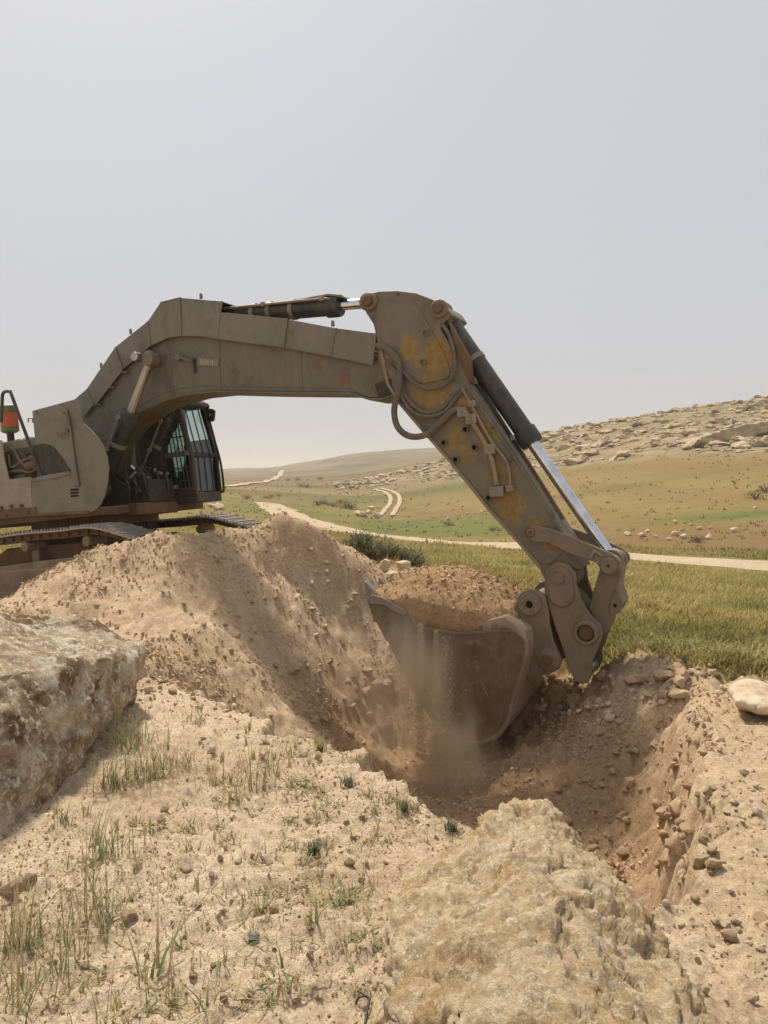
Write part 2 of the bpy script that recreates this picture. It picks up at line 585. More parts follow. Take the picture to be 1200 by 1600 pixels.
for px, pts in COLS:
    rr, ss = [], []
    for py, D in pts:
        d = ray(px, py)
        hr = math.hypot(d[0], d[1])
        rr.append(math.log(D * hr / d[1]))
        ss.append(d[2] / hr)
    s = np.interp(LR, rr, ss)
    k = np.exp(-0.5 * (np.arange(-14, 15) / 5.0) ** 2)
    k /= k.sum()
    s = np.convolve(np.pad(s, 14, mode='edge'), k, 'valid')
    _T.append(s)
_T = np.array(_T)
UU = np.linspace(COL_U[0], COL_U[-1], 400)
TT = np.array([np.interp(UU, COL_U, _T[:, j]) for j in range(len(LR))]).T       # (u, r)
k = np.exp(-0.5 * (np.arange(-24, 25) / 9.0) ** 2)
k /= k.sum()
TT = np.array([np.convolve(np.pad(TT[:, j], 24, mode='edge'), k, 'valid') for j in range(len(LR))]).T


def H_far(x, y):
    r = np.hypot(x, y)
    u = np.where(y > 0.3 * np.abs(x) + 0.05, x / np.maximum(y, 0.05), np.sign(x) * 3)
    fu = np.clip((u - UU[0]) / (UU[1] - UU[0]), 0, len(UU) - 1.001)
    fr = np.clip((np.log(np.maximum(r, 0.1)) - LR[0]) / (LR[1] - LR[0]), 0, len(LR) - 1.001)
    i, j = fu.astype(int), fr.astype(int)
    a, b_ = fu - i, fr - j
    s = TT[i, j] * (1 - a) * (1 - b_) + TT[i + 1, j] * a * (1 - b_) + TT[i, j + 1] * (1 - a) * b_ + TT[i + 1, j + 1] * a * b_
    z = EYE + s * r
    p = np.stack([x, y, np.zeros_like(x)], 1)
    amp = sstep(18, 60, r)
    z = z + amp * (0.16 * fbm(p / 7.0, 3) + 0.0028 * np.minimum(r, 900) * fbm(p / np.maximum(60, 0.35 * 100), 3))
    return z


# near ground: excavated pit, spoil mound and machine pad, from measured points (pixel, pixel, distance)
CP = [
    # crest of the spoil mound
    (-150, 960, 10.6), (-60, 950, 10.8), (20, 938, 11.0), (60, 918, 11.0), (130, 874, 10.9), (200, 850, 10.8), (255, 834, 10.8), (300, 838, 11.2), (350, 839, 11.8),
    (395, 842, 12.3), (412, 836, 12.6), (432, 820, 12.9), (455, 808, 13.0), (478, 826, 13.1), (520, 856, 13.3), (560, 874, 13.6), (600, 896, 13.7), (640, 902, 13.9),
    # its face towards the pit
    (-150, 1010, 8.6), (0, 985, 9.2), (100, 965, 9.4), (100, 1010, 8.2), (200, 900, 10.0), (200, 955, 9.2), (230, 1005, 8.0), (245, 1050, 7.25), (300, 890, 10.4), (300, 960, 9.3), (310, 1030, 8.0),
    (350, 900, 10.8), (350, 970, 9.9), (360, 1040, 8.8), (385, 1085, 8.2), (420, 890, 12.0), (420, 960, 11.0), (425, 1030, 10.0), (440, 1090, 9.1),
    (500, 905, 12.7), (500, 970, 11.8), (500, 1040, 10.8), (500, 1105, 9.9), (560, 930, 13.0), (560, 1000, 12.2), (560, 1070, 11.3), (560, 1140, 10.3),
    (620, 960, 12.9), (620, 1040, 12.0), (620, 1130, 10.9),
    # pit floor
    (640, 1200, 9.9), (700, 1240, 9.3), (720, 1170, 10.4), (760, 1220, 9.4), (800, 1130, 11.0), (820, 1210, 9.3), (860, 1280, 8.1), (900, 1330, 7.3), (960, 1380, 6.5), (940, 1250, 8.2), (1000, 1310, 7.0), (1050, 1330, 6.4),
    # far side of the pit on the right
    (860, 1085, 11.2), (900, 1130, 9.9), (930, 1080, 10.3), (960, 1150, 9.1), (1000, 1095, 9.3), (1010, 1200, 8.2), (1050, 1160, 8.0), (1060, 1100, 8.8), (1080, 1225, 6.9),
    # rim against the grass
    (900, 1020, 11.6), (960, 1035, 10.2), (1010, 1058, 9.5), (1060, 1075, 8.9), (1140, 1090, 8.3), (1210, 1112, 7.8), (1320, 1120, 7.6),
    (980, 990, 12.0), (1100, 1030, 10.4), (1200, 1040, 10.0), (800, 960, 13.0), (720, 930, 13.6), (760, 900, 16.5), (900, 940, 14.5), (1350, 1040, 10.0),
]
XYZ = [at(*c) for c in CP]
for x, y, z in [(-9, 13, -2.35), (-7, 12.6, -2.3), (-5.6, 12.3, -2.2), (-4.2, 12.6, -2.15), (-3.2, 13.6, -2.1), (-6, 15, -2.3), (-4, 16, -2.15), (-8, 16, -2.4), (-10.5, 14, -2.5), (-2.4, 15.6, -2.1),
                (-1.35, 7.3, -3.0), (-0.5, 6.6, -3.55), (0.3, 5.8, -3.8), (0.9, 5.1, -3.75), (1.5, 4.6, -3.5), (2.0, 4.3, -3.1), (2.25, 4.9, -3.2), (2.4, 5.6, -2.95),
                (-8, 8, -2.0), (-6, 7.4, -1.95), (-3.6, 7.0, -1.95), (-2.6, 6.9, -1.98), (-10, 10, -2.1)]:
    XYZ.append(np.array([x, y, EYE + z]))
for az in np.linspace(-46, 48, 24):
    for r in (17.0, 19.0):
        x, y = r * math.sin(math.radians(az)), r * math.cos(math.radians(az))
        XYZ.append(np.array([x, y, H_far(np.array([x]), np.array([y]))[0]]))
XYZ = np.array(XYZ)
_C = 0.35


def _phi(d): return np.sqrt(d * d + _C * _C)


_n = len(XYZ)
_d = np.hypot(XYZ[:, None, 0] - XYZ[None, :, 0], XYZ[:, None, 1] - XYZ[None, :, 1])
_Mx = np.zeros((_n + 1, _n + 1))
_Mx[:_n, :_n] = _phi(_d) - np.eye(_n) * 0.03
_Mx[:_n, _n] = 1
_Mx[_n, :_n] = 1
_W = np.linalg.solve(_Mx, np.concatenate([XYZ[:, 2], [0]]))


def rbf_exact(x, y):
    out = np.full(len(x), _W[_n])
    for i in range(_n):
        out += _W[i] * _phi(np.hypot(x - XYZ[i, 0], y - XYZ[i, 1]))
    return out


_gx, _gy = np.arange(-16, 16.01, 0.1), np.arange(-1, 20.01, 0.1)
_GX, _GY = np.meshgrid(_gx, _gy, indexing='ij')
_GZ = rbf_exact(_GX.ravel(), _GY.ravel()).reshape(_GX.shape)


def rbf(x, y):
    a = np.clip((x + 16) / 0.1, 0, len(_gx) - 1.001)
    b_ = np.clip((y + 1) / 0.1, 0, len(_gy) - 1.001)
    i, j = a.astype(int), b_.astype(int)
    a, b_ = a - i, b_ - j
    return _GZ[i, j] * (1 - a) * (1 - b_) + _GZ[i + 1, j] * a * (1 - b_) + _GZ[i, j + 1] * (1 - a) * b_ + _GZ[i + 1, j + 1] * a * b_


def plateau(x, y):
    zl = EYE - 1.60 - 0.046 * y
    zr = EYE - 1.90 - 0.064 * y
    k = sstep(0.5, 1.5, x)
    return zl * (1 - k) + zr * k


def on_plateau(px, py):
    d = ray(px, py)
    t = 3.0
    for _ in range(60):
        p = d * t
        zz = plateau(np.array([p[0]]), np.array([p[1]]))[0]
        t *= 1 + 0.35 * ((zz - EYE) / p[2] - 1)
    return d[0] * t, d[1] * t


EDGE = [on_plateau(*p) for p in [(270, 1062), (330, 1084), (385, 1108), (430, 1140), (490, 1153), (545, 1170), (590, 1197), (640, 1228), (690, 1264), (735, 1296), (800, 1350), (870, 1405), (945, 1440), (1005, 1425), (1035, 1392),
                                 (1066, 1368), (1098, 1296), (1119, 1264), (1108, 1228), (1114, 1194), (1096, 1150), (1085, 1105)]]
PLAT = [(-30, 7.3), (-4, 7.2)] + EDGE + [(3.9, 8.3), (30, 8.3), (30, -30), (-30, -30)]


def plat_sd(x, y):
    """signed distance to the plateau outline, positive inside"""
    best = np.full(len(x), 1e9)
    ins = np.zeros(len(x), bool)
    m = len(PLAT)
    for i in range(m):
        ax, ay = PLAT[i]
        bx, by = PLAT[(i + 1) % m]
        ex, ey = bx - ax, by - ay
        t = np.clip(((x - ax) * ex + (y - ay) * ey) / (ex * ex + ey * ey), 0, 1)
        best = np.minimum(best, np.hypot(x - ax - t * ex, y - ay - t * ey))
        c = ((ay > y) != (by > y))
        with np.errstate(divide='ignore', invalid='ignore'):
            xi = ax + (y - ay) * ex / (ey if ey != 0 else 1e-9)
        ins ^= c & (x < xi)
    return np.where(ins, best, -best)


def ground(x, y, fine=True):
    x = np.asarray(x, float)
    y = np.asarray(y, float)
    r = np.hypot(x, y)
    p = np.stack([x, y, np.zeros_like(x)], 1)
    z = np.full(len(x), np.nan)
    near = r < 19.5
    zf = H_far(x, y)
    if near.any():
        xn, yn, pn = x[near], y[near], p[near]
        zn = rbf(xn, yn)
        sdv = plat_sd(xn, yn) + 0.17 * fbm(pn * 1.7, 3) + 0.07 * fbm(pn * 6, 3)
        lo_ = -0.16 - 0.34 * sstep(1.3, 2.2, xn)
        mk = sstep(0, 1, (sdv - lo_) / (0.06 - lo_))
        zp = plateau(xn, yn)
        rn = np.hypot(xn, yn)
        if fine:
            fade = 1 - sstep(15, 18, rn)
            rough = 0.13 * fbm(pn * 0.75, 3) + 0.05 * fbm(pn * 3.1, 3, 0.55)
            rough += 0.026 * fbm(pn * 9.5 + 5, 3, 0.62)
            # slide marks run down the mound towards the pit
            q = np.stack([(xn * 0.80 + yn * 0.60) * 3.4, (xn * 0.60 - yn * 0.80) * 0.7, 0 * xn], 1)
            mound = sstep(8.0, 9.0, yn) * (1 - sstep(-0.2, 1.2, xn))
            rough += mound * (0.05 * fbm(q, 3) + 0.03 * np.clip(fbm(q * np.array([2.2, 3.0, 1]) + 7, 3, .6, True) - .3, 0, 1))
            rough += 0.02 * np.clip(fbm(pn * 6.0 + 3, 2), 0, 1) * sstep(0.0, 0.5, fbm(pn * 1.1 + 9, 2))
            cut_ = sstep(.8, 1.6, xn)
            rough += cut_ * (0.05 * fbm(pn * 3.3 + 50, 3, .6, True) - .03 + 0.05 * np.round(1.8 * fbm(pn * 1.7 + 60, 2)) / 1.8)
            rough += 0.085 * np.clip(fbm(pn * 2.3 + 21, 3, .55) - .12, 0, 1) - 0.05 * np.clip(fbm(pn * 1.6 + 41, 2) - .2, 0, 1)
            zn = zn + fade * rough
            zp = zp + 0.04 * fbm(pn * 1.0 + 3, 3) + 0.024 * fbm(pn * 4.5, 3, 0.6) + 0.020 * np.clip(fbm(pn * 10, 3, 0.65), -.3, 1.2)
        zc = np.minimum(zn, zp) * 0 + zn * (1 - mk) + zp * mk
        k = sstep(15.0, 18.0, rn)
        z[near] = zc * (1 - k) + zf[near] * k
    z = np.where(near, z, zf)
    return z


def gz(x, y):
    return float(ground(np.array([x]), np.array([y]))[0])


def on_ground(px, py, lo=1.2, hi=300):
    """where the sight line of a pixel first meets the ground"""
    d = ray(px, py)
    for fine, n in ((False, 160), (True, 24)):
        t = np.exp(np.linspace(math.log(lo), math.log(hi), n))
        P = d[None] * t[:, None]
        z = ground(P[:, 0], P[:, 1], fine)
        below = np.where(P[:, 2] + EYE < z)[0]
        i = below[0] if len(below) else n - 1
        lo, hi = t[max(i - 3, 0)], t[min(i + 3, n - 1)]
    return np.array([P[i, 0], P[i, 1], z[i]])


def on_ground_many(pxs, pys, lo=1.2, hi=40, n=110):
    D = np.array([ray(a, c) for a, c in zip(pxs, pys)])
    k = len(D)
    lo, hi = np.full(k, lo), np.full(k, hi)
    for fine in (False, True):
        s = np.linspace(0, 1, n if not fine else 16)
        t = lo[:, None] * (hi / lo)[:, None] ** s[None]
        P = D[:, None, :] * t[:, :, None]
        z = ground(P[:, :, 0].ravel(), P[:, :, 1].ravel(), fine).reshape(t.shape)
        below = P[:, :, 2] + EYE < z
        i = np.where(below.any(1), below.argmax(1), t.shape[1] - 1)
        j = np.arange(k)
        lo, hi = t[j, np.maximum(i - 2, 0)], t[j, np.minimum(i + 2, t.shape[1] - 1)]
    return np.stack([P[j, i, 0], P[j, i, 1], z[j, i]], 1)


def lerp3(a, b, t): return a * (1 - t)[:, None] + b * t[:, None]


def ground_col(x, y, z):
    """what the surface is made of, place by place"""
    edge = grass_mask(x, y)
    c = np.zeros((len(x), 3))
    m = edge < .999
    if m.any(): c[m] = soil_col(x[m], y[m], z[m])
    cc = np.zeros((len(x), 3))
    m = edge > .001
    if m.any(): cc[m] = land_col(x[m], y[m], z[m])
    return lerp3(c, cc, edge)


def soil_col(x, y, z):
    n = len(x)
    p = np.stack([x, y, 0 * x], 1)
    r = np.hypot(x, y)
    u = np.where(y > 0.1, x / np.maximum(y, 0.1), 0)
    mound = np.tile([0.475, 0.348, 0.222], (n, 1))
    mound = lerp3(mound, np.array([0.57, 0.43, 0.295])[None], np.clip(0.5 + fbm(p * 0.7, 3), 0, 1))
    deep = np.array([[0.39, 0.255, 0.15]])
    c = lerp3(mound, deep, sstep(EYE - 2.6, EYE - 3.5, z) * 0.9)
    sdv = plat_sd(x, y)
    pl = np.tile([0.60, 0.48, 0.35], (n, 1))
    pl = lerp3(pl, np.array([[0.48, 0.358, 0.24]]), np.clip(0.45 + 1.0 * fbm(p * 0.8 + 4, 4), 0, 1))
    pr = np.tile([0.49, 0.375, 0.245], (n, 1))
    pl = lerp3(pl, pr, sstep(1.0, 2.0, x))
    c = lerp3(c, pl, sstep(-0.12, 0.1, sdv))
    return c


def land_col(x, y, z):
    n = len(x)
    p = np.stack([x, y, 0 * x], 1)
    r = np.hypot(x, y)
    u = np.where(y > 0.1, x / np.maximum(y, 0.1), 0)
    # grass-covered land
    g1, g2, g3 = np.array([0.22, 0.165, 0.055]), np.array([0.125, 0.115, 0.03]), np.array([0.31, 0.215, 0.085])
    t = np.clip(0.5 + 0.9 * fbm(p / 5.0, 4), 0, 1)
    field = lerp3(np.tile(g1, (n, 1)), g2[None], t * 0.75)
    if r.max() < 30: return field
    # hillside: ripened strips along the contour
    st = np.clip(0.5 + 0.8 * fbm(np.stack([x / 60, z * 0.55 + 0.02 * x, r / 300], 1), 3), 0, 1)
    hillc = lerp3(np.tile([0.205, 0.14, 0.05], (n, 1)), np.array([[0.235, 0.172, 0.064]]), st)
    hillc = lerp3(hillc, np.array([[0.145, 0.12, 0.036]]), np.clip(1.3 * fbm(p / 28.0, 3) - 0.3, 0, 0.7))
    if r.max() < 30: return field
    cc = lerp3(field, hillc, sstep(37, 44, r + 4 * (u - 0.4)) * sstep(0.02, 0.12, u))
    # green strips
    grn = np.array([[0.085, 0.125, 0.022]])
    k = sstep(54, 58, r) * (1 - sstep(84, 92, r + 8 * perlin(p / 6))) * sstep(-0.06, 0.0, u) * (1 - sstep(0.14, 0.26, u))
    cc = lerp3(cc, grn, 0.65 * k)
    k = np.exp(-(((x - 26.5) / 6.5) ** 2 + ((y - 57) / 3.5) ** 2)) * np.clip(1.0 + 0.9 * fbm(p / 2.5, 3), 0, 1)
    cc = lerp3(cc, grn, 0.9 * np.clip(k, 0, 1))
    k = np.exp(-(((u + 0.13) / 0.05) ** 2 + ((r - 84) / 16) ** 2))
    cc = lerp3(cc, grn, 0.75 * k)
    k = np.exp(-(((u - 0.06) / 0.14) ** 2 + ((r - 152) / 14) ** 2))
    cc = lerp3(cc, grn, 0.8 * k)
    # bare brown bank above the road
    k = sstep(39, 42, r) * (1 - sstep(50, 60, r + 8 * fbm(p / 6, 3))) * sstep(0.15, 0.3, u)
    cc = lerp3(cc, np.array([[0.18, 0.11, 0.048]]), 0.6 * k)
    k = np.exp(-(((r - 92) / 7) ** 2)) * sstep(0.01, 0.05, u) * (1 - sstep(0.14, 0.2, u))
    cc = lerp3(cc, np.array([[0.2, 0.115, 0.055]]), 0.8 * np.clip(k * (1 + fbm(p / 5, 3)), 0, 1))
    # dry valley to the left and far ridges
    v = sstep(95, 190, r) * (1 - sstep(0.02, 0.14, u - 0.0002 * r))
    val = lerp3(np.tile([0.235, 0.165, 0.085], (n, 1)), np.array([[0.13, 0.10, 0.045]]), np.clip(0.5 + 1.0 * fbm(np.stack([x / 70, y / 26, 0 * x], 1), 4), 0, 1))
    cc = lerp3(cc, val, v)
    far = lerp3(np.tile([0.215, 0.165, 0.105], (n, 1)), np.array([[0.13, 0.105, 0.07]]), np.clip(0.5 + fbm(np.stack([x / 130, y / 60, z / 8], 1), 4), 0, 1))
    cc = lerp3(cc, far, sstep(300, 520, r))
    # stony ground under the outcrop
    k = rock_band(u, r)
    cc = lerp3(cc, lerp3(np.tile([0.31, 0.235, 0.14], (n, 1)), np.array([[0.185, 0.145, 0.07]]), np.clip(0.5 + 1.2 * fbm(p / 6, 3), 0, 1)), k)
    return cc


RB_U = np.array([-0.12, -0.03, 0.083, 0.2, 0.333, 0.5, 0.75])
RB_LO = np.array([215, 195, 170, 168, 150, 133, 110])
RB_HI = np.array([240, 245, 262, 275, 262, 255, 255])


def rock_band(u, r):
    lo = np.interp(u, RB_U, RB_LO)
    hi = np.interp(u, RB_U, RB_HI)
    return sstep(-12, 6, r - lo) * (1 - sstep(0, 60, r - hi)) * sstep(-0.08, 0.04, u)


RIM = np.array([[-40, 17.5], [-12, 17.5], [-4, 16.8], [-2.0, 15.6], [-0.9, 14.6], [0.0, 14.3], [1.2, 13.9], [2.2, 12.6], [2.9, 11.0], [3.35, 9.9], [4.0, 9.0], [4.6, 8.6], [40, 8.6]])


def grass_mask(x, y):
    e = np.interp(x, RIM[:, 0], RIM[:, 1])
    p = np.stack([x, y, 0 * x], 1)
    return sstep(-0.25, 0.35, y - e + 0.35 * fbm(p * 1.3, 3))


def polar(azs, rs):
    A, R_ = np.meshgrid(np.radians(azs), rs)
    x, y = (R_ * np.sin(A)).ravel(), (R_ * np.cos(A)).ravel()
    n, m = len(rs), len(azs)
    i = np.arange(n * m).reshape(n, m)
    F = np.stack([i[:-1, :-1], i[1:, :-1], i[1:, 1:], i[:-1, 1:]], -1).reshape(-1, 4)[:, ::-1]
    return x, y, F


azs = np.concatenate([np.linspace(-50, -31, 76)[:-1], np.linspace(-31, 31, 460), np.linspace(31, 50, 76)[1:]])
rs = np.exp(np.linspace(math.log(0.7), math.log(18.2), 520))
x, y, Fq = polar(azs, rs)
z = ground(x, y)
me = np_mesh('ground', np.stack([x, y, z], 1), Fq)
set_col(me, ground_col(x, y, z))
smooth(me, 0)
tag(link('ground', me, M['soil']), 'dug sandy ground with pit and spoil mound', kind='structure')

azs = np.concatenate([np.arange(-180, -60, 4.0), np.arange(-60, 60.01, 0.3), np.arange(64, 181, 4.0)])
rs = np.concatenate([np.linspace(0.4, 2, 5), np.exp(np.linspace(math.log(2.6), math.log(17), 20)), np.exp(np.linspace(math.log(17.4), math.log(6500), 330))])
x, y, Fq = polar(azs, rs)
z = ground(x, y, False)
rq = np.hypot(x, y)
aq = np.degrees(np.arctan2(x, y))
inside = (rq < 17.9) & (np.abs(aq) < 49.6)
Fq = Fq[~inside[Fq].all(1)]
me = np_mesh('terrain', np.stack([x, y, z], 1), Fq)
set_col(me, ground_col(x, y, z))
smooth(me, 0)
tag(link('terrain', me, M['land']), kind='structure')


def strip(name, pts, w, mat, lift=0.03, nsub=14):
    """dirt road draped on the land; pts = [(pixel column, distance)]"""
    P = catmull([((px - 600) / 1200 * D, D) for px, D in pts], nsub)
    P = np.array(P)
    d = np.gradient(P, axis=0)
    d /= np.linalg.norm(d, axis=1)[:, None]
    nrm = np.stack([-d[:, 1], d[:, 0]], 1)
    V, K = [], 7
    wob = 0.12 * w * perlin(np.stack([P[:, 0] * 0.4, P[:, 1] * 0.4, 0 * P[:, 0]], 1))
    for j in range(K):
        t = (j / (K - 1) - 0.5)
        q = P + nrm * ((t * w) + wob * (1 if abs(t) > 0.4 else 0.3) * np.sign(t + 1e-9))[:, None]
        zz = ground(q[:, 0], q[:, 1], False) + lift + 0.0006 * np.hypot(q[:, 0], q[:, 1]) - (0.06 if j in (0, K - 1) else 0)
        V.append(np.stack([q[:, 0], q[:, 1], zz], 1))
    V = np.stack(V, 1)
    n = len(P)
    i = np.arange(n * K).reshape(n, K)
    F = np.stack([i[:-1, :-1], i[1:, :-1], i[1:, 1:], i[:-1, 1:]], -1).reshape(-1, 4)
    me = np_mesh(name, V.reshape(-1, 3), F)
    bm = bmesh.new(); bm.from_mesh(me); bmesh.ops.recalc_face_normals(bm, faces=bm.faces)
    if sum(f.normal.z for f in bm.faces) < 0: bmesh.ops.reverse_faces(bm, faces=bm.faces)
    bm.to_mesh(me); bm.free()
    smooth(me, 0)
    return tag(link(name, me, mat), kind='structure')


strip('dirt_road', [(1520, 27), (1360, 29), (1200, 31.5), (1000, 34.5), (850, 41.5), (760, 46), (700, 49.5), (640, 51), (560, 54), (500, 60), (455, 75), (432, 92), (418, 104)], 4.0, M['road'])
for off in (-0.8, 0.8):
    pts = [(603 + 1200 * off / 98, 98), (610 + 1200 * off / 112, 112), (617 + 1200 * off / 130, 130), (616 + 1200 * off / 146, 146), (606 + 1200 * off / 164, 164), (592 + 1200 * off / 176, 178)]
    strip('wheel_rut', pts, 0.75, M['road'], 0.10)
strip('far_track', [(330, 190), (380, 215), (420, 300), (436, 430), (439, 520), (441, 640)], 3.0, M['road'], 0.2)
# ================================================================== EXCAVATOR
# machine frame: s forward, l to its left, z up; the machine stands nose-up by 6 degrees and heads 25 degrees towards the viewer
HA, HT = math.radians(25), math.radians(6)
ORG = np.array([-5.29, 14.1, EYE - 2.3])
_h = np.array([math.cos(HA), -math.sin(HA), 0.0])
_l = np.array([math.sin(HA), math.cos(HA), 0.0])
_x = _h * math.cos(HT) + np.array([0, 0, math.sin(HT)])
_z = -_h * math.sin(HT) + np.array([0, 0, math.cos(HT)])


def mp(px, py, lat):
    """(s, z) on the machine's fore-aft plane at lateral offset lat, for a measured pixel"""
    d = ray(px, py)
    o = np.array([0, 0, EYE]) - ORG
    t = (lat - o @ _l) / (d @ _l)
    P = o + t * d
    return float(P @ _x), float(P @ _z)


def m3(px, py, lat):
    s, z_ = mp(px, py, lat)
    return (s, lat, z_)


def poly(pts, lat): return [mp(a, b, lat) for a, b in pts]


def zoomed(pts, ox, oy, k): return [(ox + a / k, oy + b / k) for a, b in pts]


def arc(c, r, a0, a1, n=14):
    return [(c[0] + r * math.cos(math.radians(a0 + (a1 - a0) * i / n)), c[1] + r * math.sin(math.radians(a0 + (a1 - a0) * i / n))) for i in range(n + 1)]


EX = bpy.data.objects.new('excavator', None)
COL.objects.link(EX)
EX.matrix_world = Matrix(((_x[0], _l[0], _z[0], ORG[0]), (_x[1], _l[1], _z[1], ORG[1]), (_x[2], _l[2], _z[2], ORG[2]), (0, 0, 0, 1)))
EX.empty_display_size = 0.5
tag(EX, 'olive tracked excavator lifting a bucket of earth beside the pit', 'excavator')

# ---- boom
PIV = mp(612, 588, 0)
bot = [(622, 612), (600, 621), (577, 622.5), (560, 617), (548, 613), (415, 612), (334, 610), (293, 614.5), (257, 624), (221, 641), (190, 664), (172, 690)]
boom_pts = poly([(628, 575), (600, 560), (581, 552), (518, 540), (442, 527), (341, 514), (284, 508), (240, 521), (195, 562), (150, 618), (128, 650)], -.30)
foot = mp(150, 735, -.30)
boom_pts += arc(foot, .24, 160, 330, 10)
boom_pts += poly(bot[::-1], -.30)
M['boom'] = paint('boom_paint', OLIVE, (0.132, 0.118, 0.082), RUST, 0.3, spots=[(*m3(600, 600, -.30), .26), (*m3(535, 590, -.30), .16), (*m3(500, 575, -.30), .12), (*m3(280, 620, 0), .25), (*m3(230, 645, 0), .35)], spot_col=(0.17, 0.085, 0.03))
boom = prism('boom', boom_pts, -.30, .30, M['boom'], EX, 0.012)
# flange along the lower edge and weld seams
fl = poly(bot, -.32)
fo = [(s, z_ - 0.028) for s, z_ in fl]
prism('lower_flange', fl + fo[::-1], -.335, .335, M['boom'], boom, 0.004)
for lat in (-.31, .31):
    prism('tip_doubler', poly([(622, 611), (600, 620), (577, 621), (556, 612), (545, 600), (546, 578), (560, 566), (600, 563), (622, 575)], -.31), lat - .012, lat + .012, M['boom'], boom, 0.006)
prism('cast_block', poly([(585, 600), (612, 590), (616, 616), (592, 620)], -.33), -.345, -.31, M['dark'], boom, 0.02)
c = m3(237, 562, -.30)
rod('boom_cylinder_pin', (c[0], -.72, c[2]), (c[0], .72, c[2]), .075, M['rodworn'], boom)
for sg in (-1, 1):
    rod('pin_boss', (c[0], sg * .29, c[2]), (c[0], sg * .40, c[2]), .15, M['boom'], boom, bev=.02)
# number plate on the side of the boom, lifting lug and valve
pp = poly([(310, 558.5), (342, 561), (341.5, 573.5), (309.5, 571)], -.31)
np_ = prism('number_plate', pp, -.318, -.30, M['plate'], boom, 0.003)
# raised characters, worn past reading
for k_, (w_, h_) in enumerate([(.016, .9), (.011, .8), (.016, .9), (.012, .9), (.010, .8), (.018, .9)]):
    t_ = .16 + .115 * k_
    q0, q1 = np.array(pp[0]), np.array(pp[1])
    d0, d1 = np.array(pp[3]), np.array(pp[2])
    tp_, bt_ = q0 + (q1 - q0) * t_, d0 + (d1 - d0) * t_
    md = (tp_ + bt_) / 2
    v_ = (tp_ - bt_) * .36 * h_
    prism('plate_character', [tuple(md + v_ + [-w_, 0]), tuple(md + v_ + [w_, 0]), tuple(md - v_ + [w_, 0]), tuple(md - v_ + [-w_, 0])], -.324, -.317, M['ink'], np_, .003)
lp = m3(283, 560, -.32)
va = rod('grease_valve', (lp[0], -.42, lp[2]), (lp[0], -.29, lp[2]), .05, M['olive'], boom, 14)
tube('valve_lever', [m3(270, 562, -.40), m3(283, 559, -.40), m3(300, 566, -.36)], .018, M['olive'], boom, 8, 4)
tube('valve_stem', [m3(303, 560, -.33), m3(304, 583, -.33)], .02, M['dark'], boom, 8, 0)

for q in ([(343, 531), (345, 610)], [(470, 550), (473, 611)], [(262, 530), (272, 612)]):
    tube('weld_bead', [m3(*q[0], -.302), m3(*q[1], -.302)], .009, M['boom'], boom, 6, 0)
tube('weld_bead', [m3(x_, y_, -.302) for x_, y_ in [(200, 648), (232, 626), (268, 610), (310, 603), (400, 604), (545, 606)]], .008, M['boom'], boom, 6, 4)
# ---- hose guard: folded plates along the back of the boom
PL = [[(118, 623), (136, 608), (147, 631), (129, 655)],
      [(136.5, 607), (180, 543), (192, 578), (149, 634)],
      [(180.5, 542.5), (230, 503), (236, 540), (192.5, 577)],
      [(231, 502.5), (251, 473), (282, 465), (284, 525), (262, 528), (237, 540)],
      [(283.5, 466), (347, 471), (344.5, 488), (341, 530), (316, 525.5), (285, 525)],
      [(345, 488), (449, 498), (443, 543), (341.5, 530)],
      [(450, 499), (525, 513), (516, 557), (443.5, 543)],
      [(525.5, 513), (587, 521), (581.5, 570.5), (516.5, 557)]]
guard = None
gp = []
for i, q in enumerate(PL):
    lat = -.375 - 0.006 * (i % 2)
    g = prism('guard_plate', poly(q, lat), lat - .007, lat + .007, M['panel'], EX, 0.002)
    prism('far_guard_plate', poly(q, lat), -lat - .007, -lat + .007, M['panel'], EX, 0.002)
    gp.append(g)
    # short rib stiffening one edge
    a, b_ = np.array(mp(*q[1], lat)), np.array(mp(*q[2], lat))
    prism('edge_rib', [tuple(a), tuple(b_), (b_[0] + .022, b_[1]), (a[0] + .022, a[1])], lat - .03, lat - .006, M['panel'], g, 0.003)
tops = [(118, 623), (136, 607), (180, 542.5), (230.5, 503), (251, 473), (282, 465), (347, 471)]
for i in range(6):
    a, b_ = np.array(mp(*tops[i], -.375)), np.array(mp(*tops[i + 1], -.375))
    prism('top_plate', [tuple(a), tuple(b_), (b_[0] + .004, b_[1] - .012), (a[0] + .004, a[1] - .012)], -.362, .362, M['panel'], EX, 0.002)
for q in [(204, 520), (158, 573), (314, 465), (520, 508)]:
    a = mp(*q, -.37)
    o_ = prism('lifting_eye', [(a[0] - .03, a[1] - .02), (a[0] - .028, a[1] + .04)] + arc((a[0], a[1] + .045), .028, 180, 0, 8) + [(a[0] + .03, a[1] - .02)], -.372, -.358, M['panel'], EX, 0.003)
for q in [(150, 633), (171, 606), (192, 582), (212, 562), (232, 541)]:
    a = m3(*q, -.33)
    box('guard_bracket', (a[0] - .02, -.375, a[2] - .018), (a[0] + .13, -.30, a[2] + .006), M['panel'], EX, .004)
for k_, off in enumerate((0, .05, .1)):
    tube('hydraulic_hose', [m3(x_, y_ + off * 40, -.22 + off) for x_, y_ in [(160, 640), (200, 572), (250, 522), (320, 510), (440, 520), (540, 538), (600, 556)]], .026, M['hose'], EX, 8, 5)

